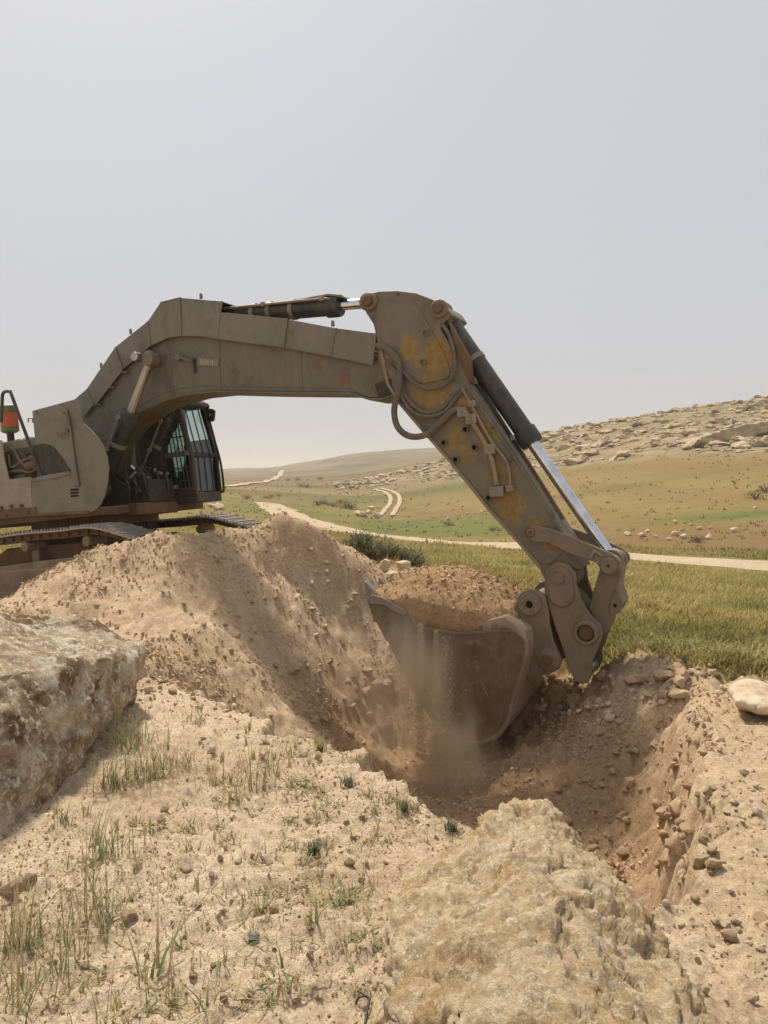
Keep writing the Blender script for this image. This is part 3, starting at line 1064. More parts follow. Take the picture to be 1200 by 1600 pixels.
# ---- cylinders
def cylinder(name, p_rod, p_base, t_gland, rb, rr, rodmat, label=None, clamps=(0.3, 0.7), eye=.10):
    a, b_ = Vector(p_rod), Vector(p_base)
    L = (b_ - a).length
    d = (b_ - a) / L
    g = a + d * (L * t_gland)
    body = lathe(name, g, b_, [(0, 0), (0, rb * 1.12), (.05, rb * 1.2), (.22, rb * 1.2), (.23, rb * 1.02), (.30, rb), ((b_ - g).length - .16, rb), ((b_ - g).length - .02, rb * .72), ((b_ - g).length, 0)], M['black'], EX, 32)
    rod('rod', a + d * .05, g + d * .03, rr, rodmat, body, 28, 0)
    w_ = eye
    rod('rod_eye', (a.x, a.y - w_, a.z), (a.x, a.y + w_, a.z), rr * 1.75, M['lug'], body, 24, .01)
    rod('base_eye', (b_.x, b_.y - w_, b_.z), (b_.x, b_.y + w_, b_.z), rb * 1.0, M['lug'], body, 24, .01)
    for t in clamps:
        q = g + (b_ - g) * t
        lathe('clamp', q - d * .035, q + d * .035, [(0, 0), (0, rb * 1.10), (.07, rb * 1.10), (.07, 0)], M['bracket'], body, 24)
    n = Vector((0, -1, 0)) + Vector((0, 0, .5)) if name != 'bucket_cylinder' else Vector((-.85, -.5, -.4))
    n = (n - d * n.dot(d)).normalized()
    off = n * (rb * 1.32)
    pts = [g + d * .16 + n * rb * .9, g + d * .2 + off, g + (b_ - g) * .5 + off, g + (b_ - g) * .9 + off]
    tube('oil_pipe', pts, .02, M['pipe'] if name != 'bucket_cylinder' else M['black'], body, 8, 6)
    for t in (.09, .5):
        q = g + (b_ - g) * t + off
        box('pipe_block', (q.x - .035, q.y - .035, q.z - .035), (q.x + .035, q.y + .035, q.z + .035), M['bracket'], body, .008)
    return body


bc = mp(237, 562, -.5)
bb = mp(160, 762, -.5)
cylinder('boom_cylinder', (bc[0], -.52, bc[1]), (bb[0], -.52, bb[1]), .40, .135, .068, M['rodworn'], clamps=(.42,))
cylinder('boom_cylinder', (bc[0], .52, bc[1]), (bb[0], .52, bb[1]), .40, .135, .068, M['rodworn'], clamps=(.42,))
sc_rod, sc_base = mp(578, 473, 0), mp(318, 497, 0)
sc = cylinder('stick_cylinder', (sc_rod[0], 0, sc_rod[1]), (sc_base[0], 0, sc_base[1]), .16, .145, .078, M['chrome'], clamps=(.32, .48, .6))
prism('cylinder_guard', poly([(372, 487), (470, 474), (522, 465), (545, 468), (541, 464), (520, 462), (470, 471), (370, 484)], 0), -.15, .15, M['panel'], sc, 0.002)
bk_top, bk_rod = mp(689, 485, 0), mp(957, 874, 0)
bkc = cylinder('bucket_cylinder', (bk_rod[0], 0, bk_rod[1]), (bk_top[0], 0, bk_top[1]), .445, .138, .082, M['chrome'], clamps=(.62,), eye=.13)

# ---- stick
st = [(566, 474), (569, 463), (578, 458), (592, 455), (620, 454), (650, 458), (676, 468), (697, 479), (706, 492), (694, 503), (688, 512), (714, 558), (733, 600), (778, 672), (840, 770), (872, 822), (898, 862), (908, 890)]
tip = mp(875, 903, -.34)
stick_pts = poly(st, -.34) + arc(tip, .20, 40, -150, 12) + poly([(842, 886), (812, 850), (764, 797), (740, 765), (705, 724), (660, 673), (622, 628), (604, 598), (590, 560), (586, 518), (583, 506), (572, 489)], -.34)
M['stick'] = paint('stick_paint', OLIVE, (0.17, 0.14, 0.10), (0.12, 0.08, 0.045), 0.35, spots=[(*m3(643, 545, -.34), .26), (*m3(684, 562, -.34), .50), (*m3(672, 622, -.34), .38), (*m3(712, 690, -.34), .28), (*m3(757, 680, -.34), .30), (*m3(733, 640, -.34), .28), (*m3(785, 740, -.34), .26), (*m3(800, 790, -.34), .34), (*m3(835, 825, -.34), .22), (*m3(865, 850, -.34), .22), (*m3(728, 712, -.34), .16)], spot_col=OCHRE)
stick = prism('stick', stick_pts, -.34, .34, M['stick'], EX, 0.012)
dbl = poly([(589, 478), (597, 470), (640, 470), (655, 480), (668, 504), (690, 545), (704, 578), (700, 592), (660, 600), (635, 590), (610, 560), (592, 530), (586, 505)], -.345)
prism('side_doubler', dbl, -.356, -.338, M['stick'], stick, 0.012)
prism('side_doubler', dbl, .338, .356, M['stick'], stick, 0.012)
prism('weld_plate', poly([(784, 815), (812, 795), (845, 815), (880, 862), (862, 880), (848, 882), (815, 850)], -.345), -.352, -.338, M['stick'], stick, 0.006)
fe = poly([(588, 522), (604, 600), (622, 630), (660, 675), (705, 726), (764, 799), (812, 852), (842, 888)], -.34)
prism('edge_flange', fe + [(s + .045, z_ + .012) for s, z_ in fe[::-1]], -.362, -.338, M['pipe'], stick, 0.006)


def pin_disc(q, lat, r, name='pin', mat='lug', hole=0, th=.03, parent=None):
    a = mp(*q, lat)
    prof = [(0, 0), (0, r), (th * .7, r), (th, r * .9), (th, 0)]
    if hole:
        prof = [(0, r), (th * .7, r), (th, r * .92), (th, hole), (-.02, hole), (-.02, 0)]
    o_ = lathe(name, (a[0], lat, a[1]), (a[0], lat - 1, a[1]), prof, M[mat], parent, 28)
    if hole:
        lathe('bore', (a[0], lat, a[1]), (a[0], lat - 1, a[1]), [(.004, 0), (.004, hole * .97), (-.012, hole * .97)], M['hole'], o_, 20)
    return o_


for q, r in [((578, 472), .13), ((687, 483), .13)]:
    pin_disc(q, -.34, r, 'pin_boss', 'lug', 0, .06, stick)
    a = mp(*q, -.34)
    rod('pin', (a[0], -.46, a[1]), (a[0], .42, a[1]), .075, M['rusty'], stick)
for q in [(666, 521), (662, 566), (728, 671), (694, 692), (742, 699), (713, 718), (764, 778)]:
    pin_disc(q, -.342, .05, 'bored_boss', 'olive', .036, .045, stick)
for q in [(849, 856), (856, 868), (624, 491), (622, 460)]:
    pin_disc(q, -.342, .022, 'bolt_hole', 'stick', .014, .012, stick)
for q in ([(602, 596), (640, 640), (700, 712), (770, 795), (838, 876)], [(700, 520), (728, 590), (770, 655), (830, 748), (880, 830)]):
    tube('weld_bead', [m3(x_, y_, -.342) for x_, y_ in q], .008, M['stick'], stick, 6, 3)
# guard rails on the outer edge of the stick
for a, b_, lat, r in [((727, 597), (864, 806), -.30, .05), ((744, 600), (878, 812), .10, .05)]:
    tube('edge_guard', [m3(*a, lat), m3(*b_, lat)], r, M['rusty'] if lat > 0 else M['olive'], stick, 10, 0)
ge = poly([(700, 500), (733, 560), (736, 598), (724, 592)], -.33)
prism('guard_end', ge, -.335, -.18, M['rusty'], stick, .006)
# hard pipes with clamps along the side
tube('hard_pipe', [m3(x_, y_, -.40) for x_, y_ in [(727, 642), (738, 660), (760, 697), (770, 725), (776, 757)]], .034, M['pipe'], stick, 10, 5)
tube('hard_pipe', [m3(x_, y_, -.39) for x_, y_ in [(722, 607), (740, 640), (768, 690), (793, 725), (797, 762)]], .020, M['pipe'], stick, 8, 5)
for q, w_ in [((723, 644), .07), ((737, 655), .075), ((766, 702), .075), ((777, 768), .10), ((797, 763), .05), ((738, 631), .05)]:
    a = m3(*q, -.38)
    d_ = .07 if w_ > .06 else .045
    o_ = box('pipe_clamp', (a[0] - w_, -.44, a[2] - d_), (a[0] + w_, -.335, a[2] + d_), M['bracket'], stick, .012)
    rod('clamp_bolt', (a[0], -.455, a[2]), (a[0], -.43, a[2]), .018, M['bracket'], o_, 8, 0)
for q in [(770, 668), (798, 718)]:
    a = m3(*q, -.36)
    rod('grease_nipple', (a[0], -.42, a[2]), (a[0], -.33, a[2]), .025, M['rusty'], stick, 10, 0)
# rubber hoses looping from boom to stick
H_ = [([(588, 540), (604, 545), (622, 565), (624, 600), (616, 640), (622, 668), (642, 682), (668, 678), (690, 658), (706, 643), (722, 638)], -.46, .046),
      ([(588, 532), (605, 548), (622, 570), (640, 592), (664, 607), (690, 603), (706, 590), (710, 570), (708, 545), (700, 520), (690, 506)], -.42, .028),
      ([(600, 556), (626, 580), (630, 610), (646, 634), (668, 645), (694, 636), (712, 614), (724, 604)], -.40, .030),
      ([(598, 560), (622, 585), (626, 615), (642, 642), (668, 651), (696, 642), (714, 620), (728, 610)], -.43, .026)]
for pts, lat, r in H_:
    n = len(pts)
    tube('hydraulic_hose', [m3(x_, y_, lat + .10 * (1 - min(1, 3 * min(i, n - 1 - i) / n))) for i, (x_, y_) in enumerate(pts)], r, M['hose'], EX, 12, 6)

# ---- bucket linkage
z4 = lambda pts: zoomed(pts, 740, 760, 4)
idl = z4([(335, 300), (342, 258), (370, 243), (470, 262), (600, 308), (750, 370), (870, 420), (918, 465), (925, 500), (900, 535), (850, 547), (800, 522), (765, 472), (690, 452), (600, 420), (470, 352), (370, 345)])
for lat in (-.44, .40):
    li = prism('idler_link', poly(idl, -.44), lat - .03, lat + .03, M['lug'], EX, 0.012)
    if lat < 0:
        pin_disc((829, 832), -.47, .05, 'pin', 'lug', .03, .02, li)
        pin_disc((951, 884), -.47, .105, 'pin_boss', 'lug', .022, .035, li)
        prism('keeper_plate', poly(z4([(718, 440), (752, 392), (812, 428), (800, 440), (762, 412), (732, 452)]), -.47), -.495, -.468, M['bracket'], li, .004)
        prism('keeper_plate', poly(z4([(750, 470), (766, 432), (806, 452), (880, 470), (800, 492), (780, 486)]), -.47), -.488, -.468, M['lug'], li, .004)
for q in ((829, 832), (951, 884)):
    a = mp(*q, -.44)
    rod('link_pin', (a[0], -.475, a[1]), (a[0], .44, a[1]), .075, M['rusty'], EX)
a = mp(951, 884, -.44)
for lat in (-.33, -.25, .25, .33):
    rod('pin_collar', (a[0], lat - .035, a[1]), (a[0], lat + .035, a[1]), .135, M['lug'], EX, 28, .008)
pl_ = z4([(800, 470), (850, 440), (905, 470), (925, 520), (905, 640), (938, 735), (912, 790), (866, 805), (840, 905), (800, 930), (765, 860), (716, 760), (775, 560)])
link_ = prism('power_link', poly(pl_, -.25), -.25, .25, M['lug'], EX, 0.02)
prism('lifting_lug', poly(z4([(890, 640), (940, 735), (912, 790), (860, 806), (850, 760)]), -.26), -.285, -.245, M['lug'], link_, 0.006)
pin_disc((961, 946), -.285, .035, 'eye_hole', 'lug', .026, .01, link_)

# ---- quick coupler
cp = z4([(446, 640), (447, 560), (470, 503), (530, 470), (598, 488), (636, 540), (645, 620), (680, 720), (740, 812), (797, 868), (806, 920), (795, 965), (762, 1050), (740, 1100), (745, 1165), (722, 1220), (682, 1236), (632, 1202), (600, 1140), (560, 1010), (520, 900), (480, 770)])
coup = None
for lat in (-.40, .40):
    c_ = prism('coupler_plate', poly(cp, -.40), lat - .035, lat + .035, M['lug'], EX, 0.012)
    if lat < 0:
        coup = c_
        rt = z4([(462, 640), (464, 570), (490, 520), (540, 505), (590, 522), (618, 570), (626, 660), (622, 710), (590, 748), (545, 757), (500, 738), (474, 700)])
        prism('pin_cap', poly(rt, -.44), -.475, -.432, M['lug'], c_, .022)
        pin_disc((872, 904), -.475, .075, 'pin_head', 'lug', 0, .04, c_)
        pin_disc((916, 988.5), -.435, .16, 'pin_ring', 'lug', .115, .055, c_)
        pin_disc((916, 988.5), -.43, .10, 'pin_core', 'rusty', 0, .022, c_)
prism('coupler_body', poly(z4([(500, 700), (560, 640), (640, 720), (740, 850), (760, 960), (700, 1100), (620, 1150), (560, 960)]), -.40), -.36, .36, M['rusty'], EX, 0.01)
a = mp(872, 904, -.40)
rod('bucket_pin', (a[0], -.46, a[1]), (a[0], .46, a[1]), .085, M['rusty'], EX)
a = mp(912, 1056, -.40)
rod('hook_pin', (a[0], -.38, a[1]), (a[0], .38, a[1]), .07, M['rodworn'], EX)

# ---- bucket
ear = z4([(232, 815), (278, 690), (310, 655), (355, 640), (405, 645), (450, 690), (470, 770), (478, 860), (500, 960), (545, 1060), (553, 1100), (538, 1140), (480, 1170), (400, 1185), (340, 1212), (310, 1100), (280, 950)])
BW = .90
side = [(573, 935), (583, 931), (600, 936), (634, 955), (648, 974), (664, 981), (715, 990), (785, 986), (806, 988), (818, 998), (821, 1012), (816, 1040), (799, 1098), (792, 1129), (778, 1150), (753, 1161), (725, 1159), (694, 1136), (669, 1116), (650, 1084), (627, 1042), (606, 1000), (585, 960)]
sp = poly(side, -BW)
bucket = prism('bucket', sp, -BW, -BW + .05, M['bucket'], EX, 0.008)
prism('side_plate', sp, BW - .05, BW, M['bucket'], bucket, 0.008)
# wrapped shell: outer curve from hinge side round the heel to the lip
shell = catmull([sp[i] for i in range(8, 23)] + [sp[0]], 4)
inner = []
for i in range(len(shell)):
    t_ = shell[min(i + 1, len(shell) - 1)] - shell[max(i - 1, 0)]
    n_ = np.array([t_[1], -t_[0]]) / np.linalg.norm(t_)
    inner.append(shell[i] + n_ * .055)
o2 = [s_ * 1.0 - (i_ - s_) * .25 for s_, i_ in zip(shell, inner)]
prism('shell', [tuple(v) for v in o2] + [tuple(v) for v in inner[::-1]], -BW + .012, BW - .012, M['shell'], bucket, 0.006)
rim_o = [s_ - (i_ - s_) * .05 for s_, i_ in zip(shell, inner)]
rim_i = [s_ + (i_ - s_) * .30 for s_, i_ in zip(shell, inner)]
prism('side_rim', [tuple(v) for v in rim_o] + [tuple(v) for v in rim_i[::-1]], -BW - .016, -BW - .001, M['lug'], bucket, 0.004)
prism('mouth_rim', poly([(664, 979), (715, 988), (785, 984), (806, 986), (807, 989), (785, 987.5), (715, 991.5), (663, 983)], -BW - .002), -BW - .014, -BW - .001, M['lug'], bucket, .003)
# top beam joining the ears
tb = poly([(742, 984), (758, 968), (790, 962), (822, 985), (826, 1010), (806, 1004), (790, 992)], -.80)
prism('top_beam', tb, -.86, .86, M['shell'], bucket, .02)
for lat in (-.47, .47):
    e_ = prism('ear', poly(ear, -.47), lat - .03, lat + .03, M['lug'], bucket, 0.012)
    if lat < 0:
        fl_ = pin_disc((828, 944), -.50, .155, 'flange', 'lug', .052, .05, e_)
        a = mp(828, 944, -.50)
        for k_ in range(6):
            an = math.radians(60 * k_ + 20)
            q = (a[0] + .108 * math.cos(an), a[1] + .108 * math.sin(an))
            rod('flange_bolt', (q[0], -.565, q[1]), (q[0], -.54, q[1]), .024, M['bracket'], e_, 6, 0)
        pin_disc((857, 1030), -.50, .15, 'pin_ring', 'lug', 0, .03, e_)
        pin_disc((855, 1031), -.53, .07, 'pin_head', 'rusty', 0, .03, e_)
a = mp(828, 944, -.47)
rod('bucket_pin', (a[0], -.5, a[1]), (a[0], .5, a[1]), .10, M['lug'], bucket)
# bolted side cutters
cut = zoomed([(95, 212), (118, 205), (160, 214), (268, 275), (290, 320), (306, 368), (222, 420), (185, 404), (150, 340), (120, 280)], 540, 860, 2.857)
for lat in (-BW - .03, BW + .03):
    c_ = prism('side_cutter', poly(cut, -BW - .03), lat - .028, lat + .028, M['bucket'], bucket, .014)
    if lat < 0:
        for q in [(603, 972), (613, 975), (618, 998), (637, 990)]:
            pin_disc(q, lat - .028, .032, 'cutter_bolt', 'rusty', 0, .02, c_)
prism('cutter_edge', poly([(571, 934), (584, 929), (600, 934), (636, 955), (632, 962), (598, 944), (580, 944)], -BW - .05), -BW - .075, -BW - .055, M['tooth'], bucket, .006)
prism('wear_strip', poly([(664, 981), (676, 986), (680, 1050), (684, 1118), (671, 1110), (667, 1040)], -BW - .004), -BW - .03, -BW - .002, M['bucket'], bucket, .006)
prism('weld_mark', poly([(734, 1068), (749, 1062), (751, 1064), (737, 1070), (736, 1072)], -BW - .002), -BW - .008, -BW - .001, M['lug'], bucket, .002)
prism('weld_mark', poly([(749, 1062), (752, 1063), (764, 1088), (762, 1091)], -BW - .002), -BW - .008, -BW - .001, M['lug'], bucket, .002)
prism('wear_edge', poly([(800, 1096), (802, 1098), (795, 1130), (780, 1152), (754, 1163), (728, 1161), (728, 1157), (752, 1158), (776, 1147), (789, 1128)], -BW - .002), -BW - .014, -BW - .001, M['pipe'], bucket, .003)
prism('side_rib', poly([(690, 988), (697, 989), (694, 1060), (686, 1058)], -BW - .002), -BW - .02, -BW - .001, M['bucket'], bucket, .005)
# lip and teeth
lip = np.array(mp(577, 940, -BW))
din = np.array(mp(640, 1066, -BW)) - lip
din /= np.linalg.norm(din)
nrm = np.array([-din[1], din[0]])
if nrm[1] < 0: nrm = -nrm
P_ = lambda t, w_: tuple(lip + din * t + nrm * w_)
prism('lip', [P_(-.02, -.02), P_(.35, -.05), P_(.35, .05), P_(.0, .035)], -BW + .04, BW - .04, M['bucket'], bucket, .01)
for k_ in range(4):
    lat = -BW + .20 + k_ * (2 * BW - .40) / 3
    ad = prism('tooth_adapter', [P_(.25, .10), P_(-.02, .11), P_(-.12, .06), P_(-.12, -.05), P_(-.02, -.09), P_(.2, -.09)], lat - .085, lat + .085, M['tooth'], bucket, .02)
    bm = bmesh.new()
    q = [((-.10, .075), .085), ((-.10, -.065), .085), ((-.30, .012), .05), ((-.30, -.012), .05)]
    vs = []
    for (t_, w_), hw in q:
        for sg in (-1, 1):
            p_ = P_(t_, w_)
            vs.append(bm.verts.new((p_[0], lat + sg * hw, p_[1])))
    for f in ((0, 1, 3, 2), (4, 6, 7, 5), (0, 4, 5, 1), (2, 3, 7, 6), (0, 2, 6, 4), (1, 5, 7, 3)):
        bm.faces.new([vs[i] for i in f])
    o_ = link('tooth', bm_mesh(bm, 'tooth'), M['tooth'], bucket)
    bevel(o_, .012)

# ---- upper structure
LA = -1.45
cov = [(51, 642), (121, 623), (127.5, 636), (130, 661), (141, 670), (153, 683), (162, 697), (168, 713), (170.5, 730), (169, 753), (164, 776), (157, 790), (148, 798), (140, 801), (57, 803), (50, 780), (50, 748), (62, 747), (64, 745), (110, 738), (112, 735), (98, 714), (85, 698), (75, 694), (56, 693)]
cover = prism('cover_plate', poly(cov, LA), LA - .01, LA + .01, M['panel'], EX, .004)
gre = prism('side_panel', poly([(-130, 694), (3, 688), (7, 715), (15, 749), (49.5, 745), (49.5, 778), (56.5, 803), (-130, 822)], LA), LA - .012, LA + .012, M['grey'], EX, .004)
prism('sill_beam', poly([(-130, 806), (57, 792), (60, 803), (140, 797), (140, 803), (58, 806), (-130, 822)], LA), LA - .03, LA + .10, M['rusty'], EX, .006)
for q in [(2, 793), (18, 791), (34, 790), (10, 805), (45, 801)]:
    pin_disc(q, LA - .03, .03, 'panel_bolt', 'rusty', 0, .03, gre)
tube('latch_bar', [m3(104, 642, LA - .03), m3(110.5, 672, LA - .03), m3(116, 716, LA - .03), m3(123, 758, LA - .03)], .02, M['olive'], cover, 8, 3)
for q in [(104, 643), (108, 669), (122, 758)]:
    a = m3(*q, LA)
    box('latch_bracket', (a[0] - .07, LA - .05, a[2] - .02), (a[0] + .07, LA - .008, a[2] + .02), M['olive'], cover, .006)
tube('door_handle', [m3(89, 676, LA - .01), m3(90, 679, LA - .05), m3(104, 676, LA - .05), m3(106, 672, LA - .01)], .012, M['olive'], cover, 8, 4)
for k_ in range(3):
    prism('vent_slot', poly([(110, 764 + 5 * k_), (122, 763 + 5 * k_), (123, 766 + 5 * k_), (111, 767 + 5 * k_)], LA - .012), LA - .016, LA - .008, M['hole'], cover, 0)
pin_disc((58, 645), LA - .012, .022, 'bolt_hole', 'panel', .014, .01, cover)
a = mp(62, 745, LA)
prism('torn_flap', poly([(64, 744), (110, 736), (112, 741), (80, 749), (50, 752), (50, 748)], LA), LA - .03, LA - .012, M['panel'], cover, .003)
# dark machinery behind the opening
box('engine_bay', (-1.9, -1.2, 1.7), (.9, -.95, 2.75), M['dark'], EX, .02)
for q, sz in [((30, 722), (.28, .12, .22)), ((56, 735), (.2, .1, .12)), ((80, 722), (.18, .12, .2)), ((40, 706), (.35, .1, .07))]:
    a = m3(*q, -1.25)
    box('pump_block', (a[0] - sz[0], -1.28 - sz[1] * .5, a[2] - sz[2]), (a[0] + sz[0], -1.19, a[2] + sz[2]), M['dark'], EX, .03)
a = m3(54, 727, -1.3)
rod('oil_filter', (a[0] - .14, -1.32, a[2]), (a[0] + .14, -1.32, a[2]), .075, M['rusty'], EX)
for pts in [[(10, 740), (28, 735), (48, 738), (62, 728)], [(20, 700), (40, 728), (70, 722), (84, 728)], [(14, 710), (18, 730), (44, 716), (90, 706)]]:
    tube('bay_hose', [m3(*q, -1.36) for q in pts], .022, M['hose'], EX, 8, 5)
# hood, deck, tanks
hood = box('engine_hood', (-2.6, -1.3, 1.7), (.38, 1.3, 2.86), M['panel'], EX, .05)
for k_ in range(5):
    a = -.4 + k_ * .15
    box('hood_louvre', (a, -1.1, 2.86), (a + .06, -.5, 2.90), M['dark'], hood, .01)
tube('hood_handle', [m3(44, 660, -1.1), m3(44, 654, -1.1), m3(51, 654, -1.1), m3(51, 660, -1.1)], .012, M['panel'], hood, 8, 0)
box('tank', (.35, -1.42, 1.58), (1.30, -.95, 2.72), M['dark'], EX, .04)
box('deck', (-2.7, -1.38, 1.42), (1.55, 1.35, 1.56), M['rusty'], EX, .02)
box('deck_nose', (1.2, -.62, 1.38), (1.72, .42, 1.585), M['rusty'], EX, .02)
cw = box('counterweight', (-3.7, -1.4, 1.45), (-2.65, 1.4, 2.75), M['panel'], EX, .12)
# swing ring
rg = lathe('swing_ring', (.15, 0, 1.0), (.15, 0, 2), [(0, 0), (0, .95), (.14, .95), (.14, 1.02), (.26, 1.02), (.26, 1.10), (.43, 1.10), (.43, 0)], M['rusty'], EX, 64)
bm = bmesh.new()
for k_ in range(72):
    an = 2 * math.pi * k_ / 72
    mt = Matrix.Translation((.15 + 1.03 * math.cos(an), 1.03 * math.sin(an), 1.2)) @ Matrix.Rotation(an, 4, 'Z') @ Matrix.Diagonal((.05, .045, .12, 1))
    bmesh.ops.create_cube(bm, size=1, matrix=mt)
tag(link('ring_teeth', bm_mesh(bm, 'ring_teeth'), M['dark'], rg), kind='stuff')
# boom foot brackets, bulkheads and the hydraulic clutter between tank and cab
for lat in (-.38, .38):
    prism('boom_bracket', [(-.4, 1.56), (1.35, 1.56), (1.35, 1.9), (1.0, 2.1), (.55, 2.5), (.15, 2.6), (-.25, 2.4)], lat - .035, lat + .035, M['cabpaint'], EX, .01)
rod('boom_foot_pin', (foot[0], -.46, foot[1]), (foot[0], .46, foot[1]), .09, M['rusty'], EX)
box('bulkhead', (-.35, -.62, 1.56), (.05, .5, 2.6), M['dark'], EX, .02)
box('valve_block', (.75, -.33, 1.58), (1.75, .33, 1.98), M['dark'], EX, .03)
rr = random.Random(5)
for k_ in range(12):
    s0, l0 = .95 + rr.random() * .6, -.50 + rr.random() * .8
    pts = [(s0, l0, 1.75 + rr.random() * .2), (s0 + rr.uniform(-.1, .25), l0 + rr.uniform(-.1, .1), 2.12 + rr.random() * .12), (s0 + rr.uniform(.0, .35), l0 + rr.uniform(-.15, .15), 2.05), (s0 + rr.uniform(.1, .4), l0 + rr.uniform(-.2, .2), 1.75)]
    tube('valve_hose', pts, rr.choice((.016, .020, .026)), M['black'], EX, 8, 5)
for k_ in range(8):
    s0, l0, z0 = 1.2 + rr.random() * .6, -.55 + rr.random() * .85, 1.95 + rr.random() * .22
    rod('hose_coupling', (s0, l0, z0), (s0 + rr.uniform(-.1, .12), l0 + .03, z0 + rr.uniform(-.08, .1)), .026, M['pipe'], EX, 10, .004)
for k_ in range(6):
    s0 = 1.42 + .06 * k_
    tube('valve_hose', [(s0, -.5 + k_ * .13, 2.0 + .03 * (k_ % 3)), (s0 + .07, -.52 + k_ * .13, 1.85), (s0 - .02, -.5 + k_ * .13, 1.62)], .022, M['black'], EX, 8, 5)

# ---- cab on the far side, with guard bars over its windows
cb = dict(s0=.80, s1=2.08, l0=.46, l1=1.16, z0=1.60, z1=3.36)
cab = box('cab', (cb['s0'], cb['l0'], cb['z0'] - .08), (cb['s1'] + .06, cb['l1'], cb['z0'] + .10), M['cabpaint'], EX, .02)
l0, l1 = cb['l0'], cb['l1']
F0 = lambda z_: 2.12 if z_ < 2.35 else 2.12 - (z_ - 2.35) * .20      # leaning front edge
for lat in (l0, l1):
    b0, b1 = lat - .03, lat + .03
    prism('front_pillar', [(2.06, 1.66), (2.14, 1.66), (2.13, 2.35), (1.93, 3.36), (1.82, 3.36), (2.03, 2.35)], b0, b1, M['cabpaint'], cab, .015)
    prism('rear_pillar', [(.80, 1.66), (.94, 1.66), (.94, 3.36), (.84, 3.36)], b0, b1, M['cabpaint'], cab, .015)
    prism('mid_pillar', [(1.42, 1.66), (1.54, 1.66), (1.46, 3.36), (1.36, 3.36)], b0, b1, M['cabpaint'], cab, .015)
    prism('sill_panel', [(.9, 1.66), (2.07, 1.66), (2.07, 1.80), (.9, 1.80)], b0 + .003, b1 - .003, M['cabpaint'], cab, .01)
prism('mid_rail', [(1.48, 2.37), (2.07, 2.37), (2.06, 2.46), (1.48, 2.46)], l0 - .036, l0 + .02, M['panel'], cab, .01)
prism('rear_panel', [(.9, 1.8), (1.45, 1.8), (1.40, 3.3), (.9, 3.3)], l0 - .02, l0 + .02, M['cabpaint'], cab, .005)
prism('window_pane', [(1.52, 1.8), (2.04, 1.8), (2.03, 2.4), (1.86, 3.26), (1.44, 3.26)], l0 - .004, l0 + .004, M['glass'], cab, 0)
prism('door_panel', [(1.5, 1.8), (2.07, 1.8), (2.06, 2.40), (2.0, 2.7), (1.44, 2.7)], l1 - .02, l1 + .02, M['cabpaint'], cab, .005)
prism('window_pane', [(.92, 1.8), (1.44, 1.8), (1.38, 3.26), (.92, 3.26)], l1 - .004, l1 + .004, M['glass'], cab, 0)
for k_ in range(6):
    t = (k_ + .3) / 6
    rod('guard_bar', (1.54 + t * .56, l0 - .05, 1.70), (1.44 + t * .47, l0 - .05, 3.3), .012, M['dark'], cab, 8, 0)
for zz in (1.92, 2.16, 2.72, 2.98):
    rod('guard_bar', (1.46, l0 - .05, zz), (F0(zz) - .04, l0 - .05, zz), .011, M['dark'], cab, 8, 0)
prism('roof', [(.80, 3.28), (1.92, 3.28), (1.99, 3.34), (1.92, 3.42), (.84, 3.42)], l0 - .05, l1 + .05, M['cabpaint'], cab, .03)
prism('visor', [(1.5, 3.40), (1.99, 3.37), (2.02, 3.30), (1.96, 3.24), (1.86, 3.36)], l0 - .06, l1 + .06, M['dark'], cab, .01)
box('rear_wall', (.80, l0, 1.66), (.84, l1, 3.36), M['cabpaint'], cab, .01)
prism('windscreen', [(2.09, 1.72), (2.10, 1.72), (2.09, 2.36), (1.90, 3.3), (1.89, 3.3), (2.08, 2.36)], l0 + .03, l1 - .03, M['glass'], cab, 0)
box('front_rail', (2.06, l0, 2.34), (2.13, l1, 2.42), M['cabpaint'], cab, .01)
for k_ in range(4):
    lat = l0 + .08 + k_ * .18
    rod('windscreen_bar', (2.17, lat, 1.7), (2.16, lat, 2.36), .012, M['dark'], cab, 8, 0)
    rod('windscreen_bar', (2.16, lat, 2.36), (1.97, lat, 3.3), .012, M['dark'], cab, 8, 0)
tube('grab_rail', [(1.98, 1.2, 3.1), (2.08, 1.2, 2.60), (2.17, 1.18, 2.2), (2.18, 1.18, 1.72), (2.12, 1.16, 1.70)], .022, M['dark'], cab, 8, 4)
prism('seat', [(1.15, 1.9), (1.65, 1.9), (1.67, 2.0), (1.3, 2.03), (1.2, 2.5), (1.08, 2.5), (1.1, 2.0)], .62, .98, M['hole'], cab, .03)
box('console', (1.62, .58, 1.66), (1.85, .70, 2.12), M['dark'], cab, .03)
rod('joystick', (1.75, .64, 2.1), (1.8, .64, 2.3), .025, M['hole'], cab, 8, 0)
rod('wiper_arm', (1.72, .52, 2.46), (1.8, .52, 2.72), .012, M['hole'], cab, 8, 0)
tube('mirror_arm', [m3(310, 634, 1.2), m3(320, 633, 1.2), m3(325, 640, 1.2)], .016, M['dark'], cab, 8, 3)
mr = prism('mirror', poly([(321.5, 640), (324, 637.5), (333, 639), (336, 642), (334.5, 656), (332, 659), (323.5, 657), (321, 654)], 1.18), 1.15, 1.21, M['dark'], cab, .01)
prism('mirror_sticker', poly([(326, 646), (330, 646.5), (329.5, 650), (326, 649.5)], 1.14), 1.142, 1.149, M['bracket'], mr, 0)

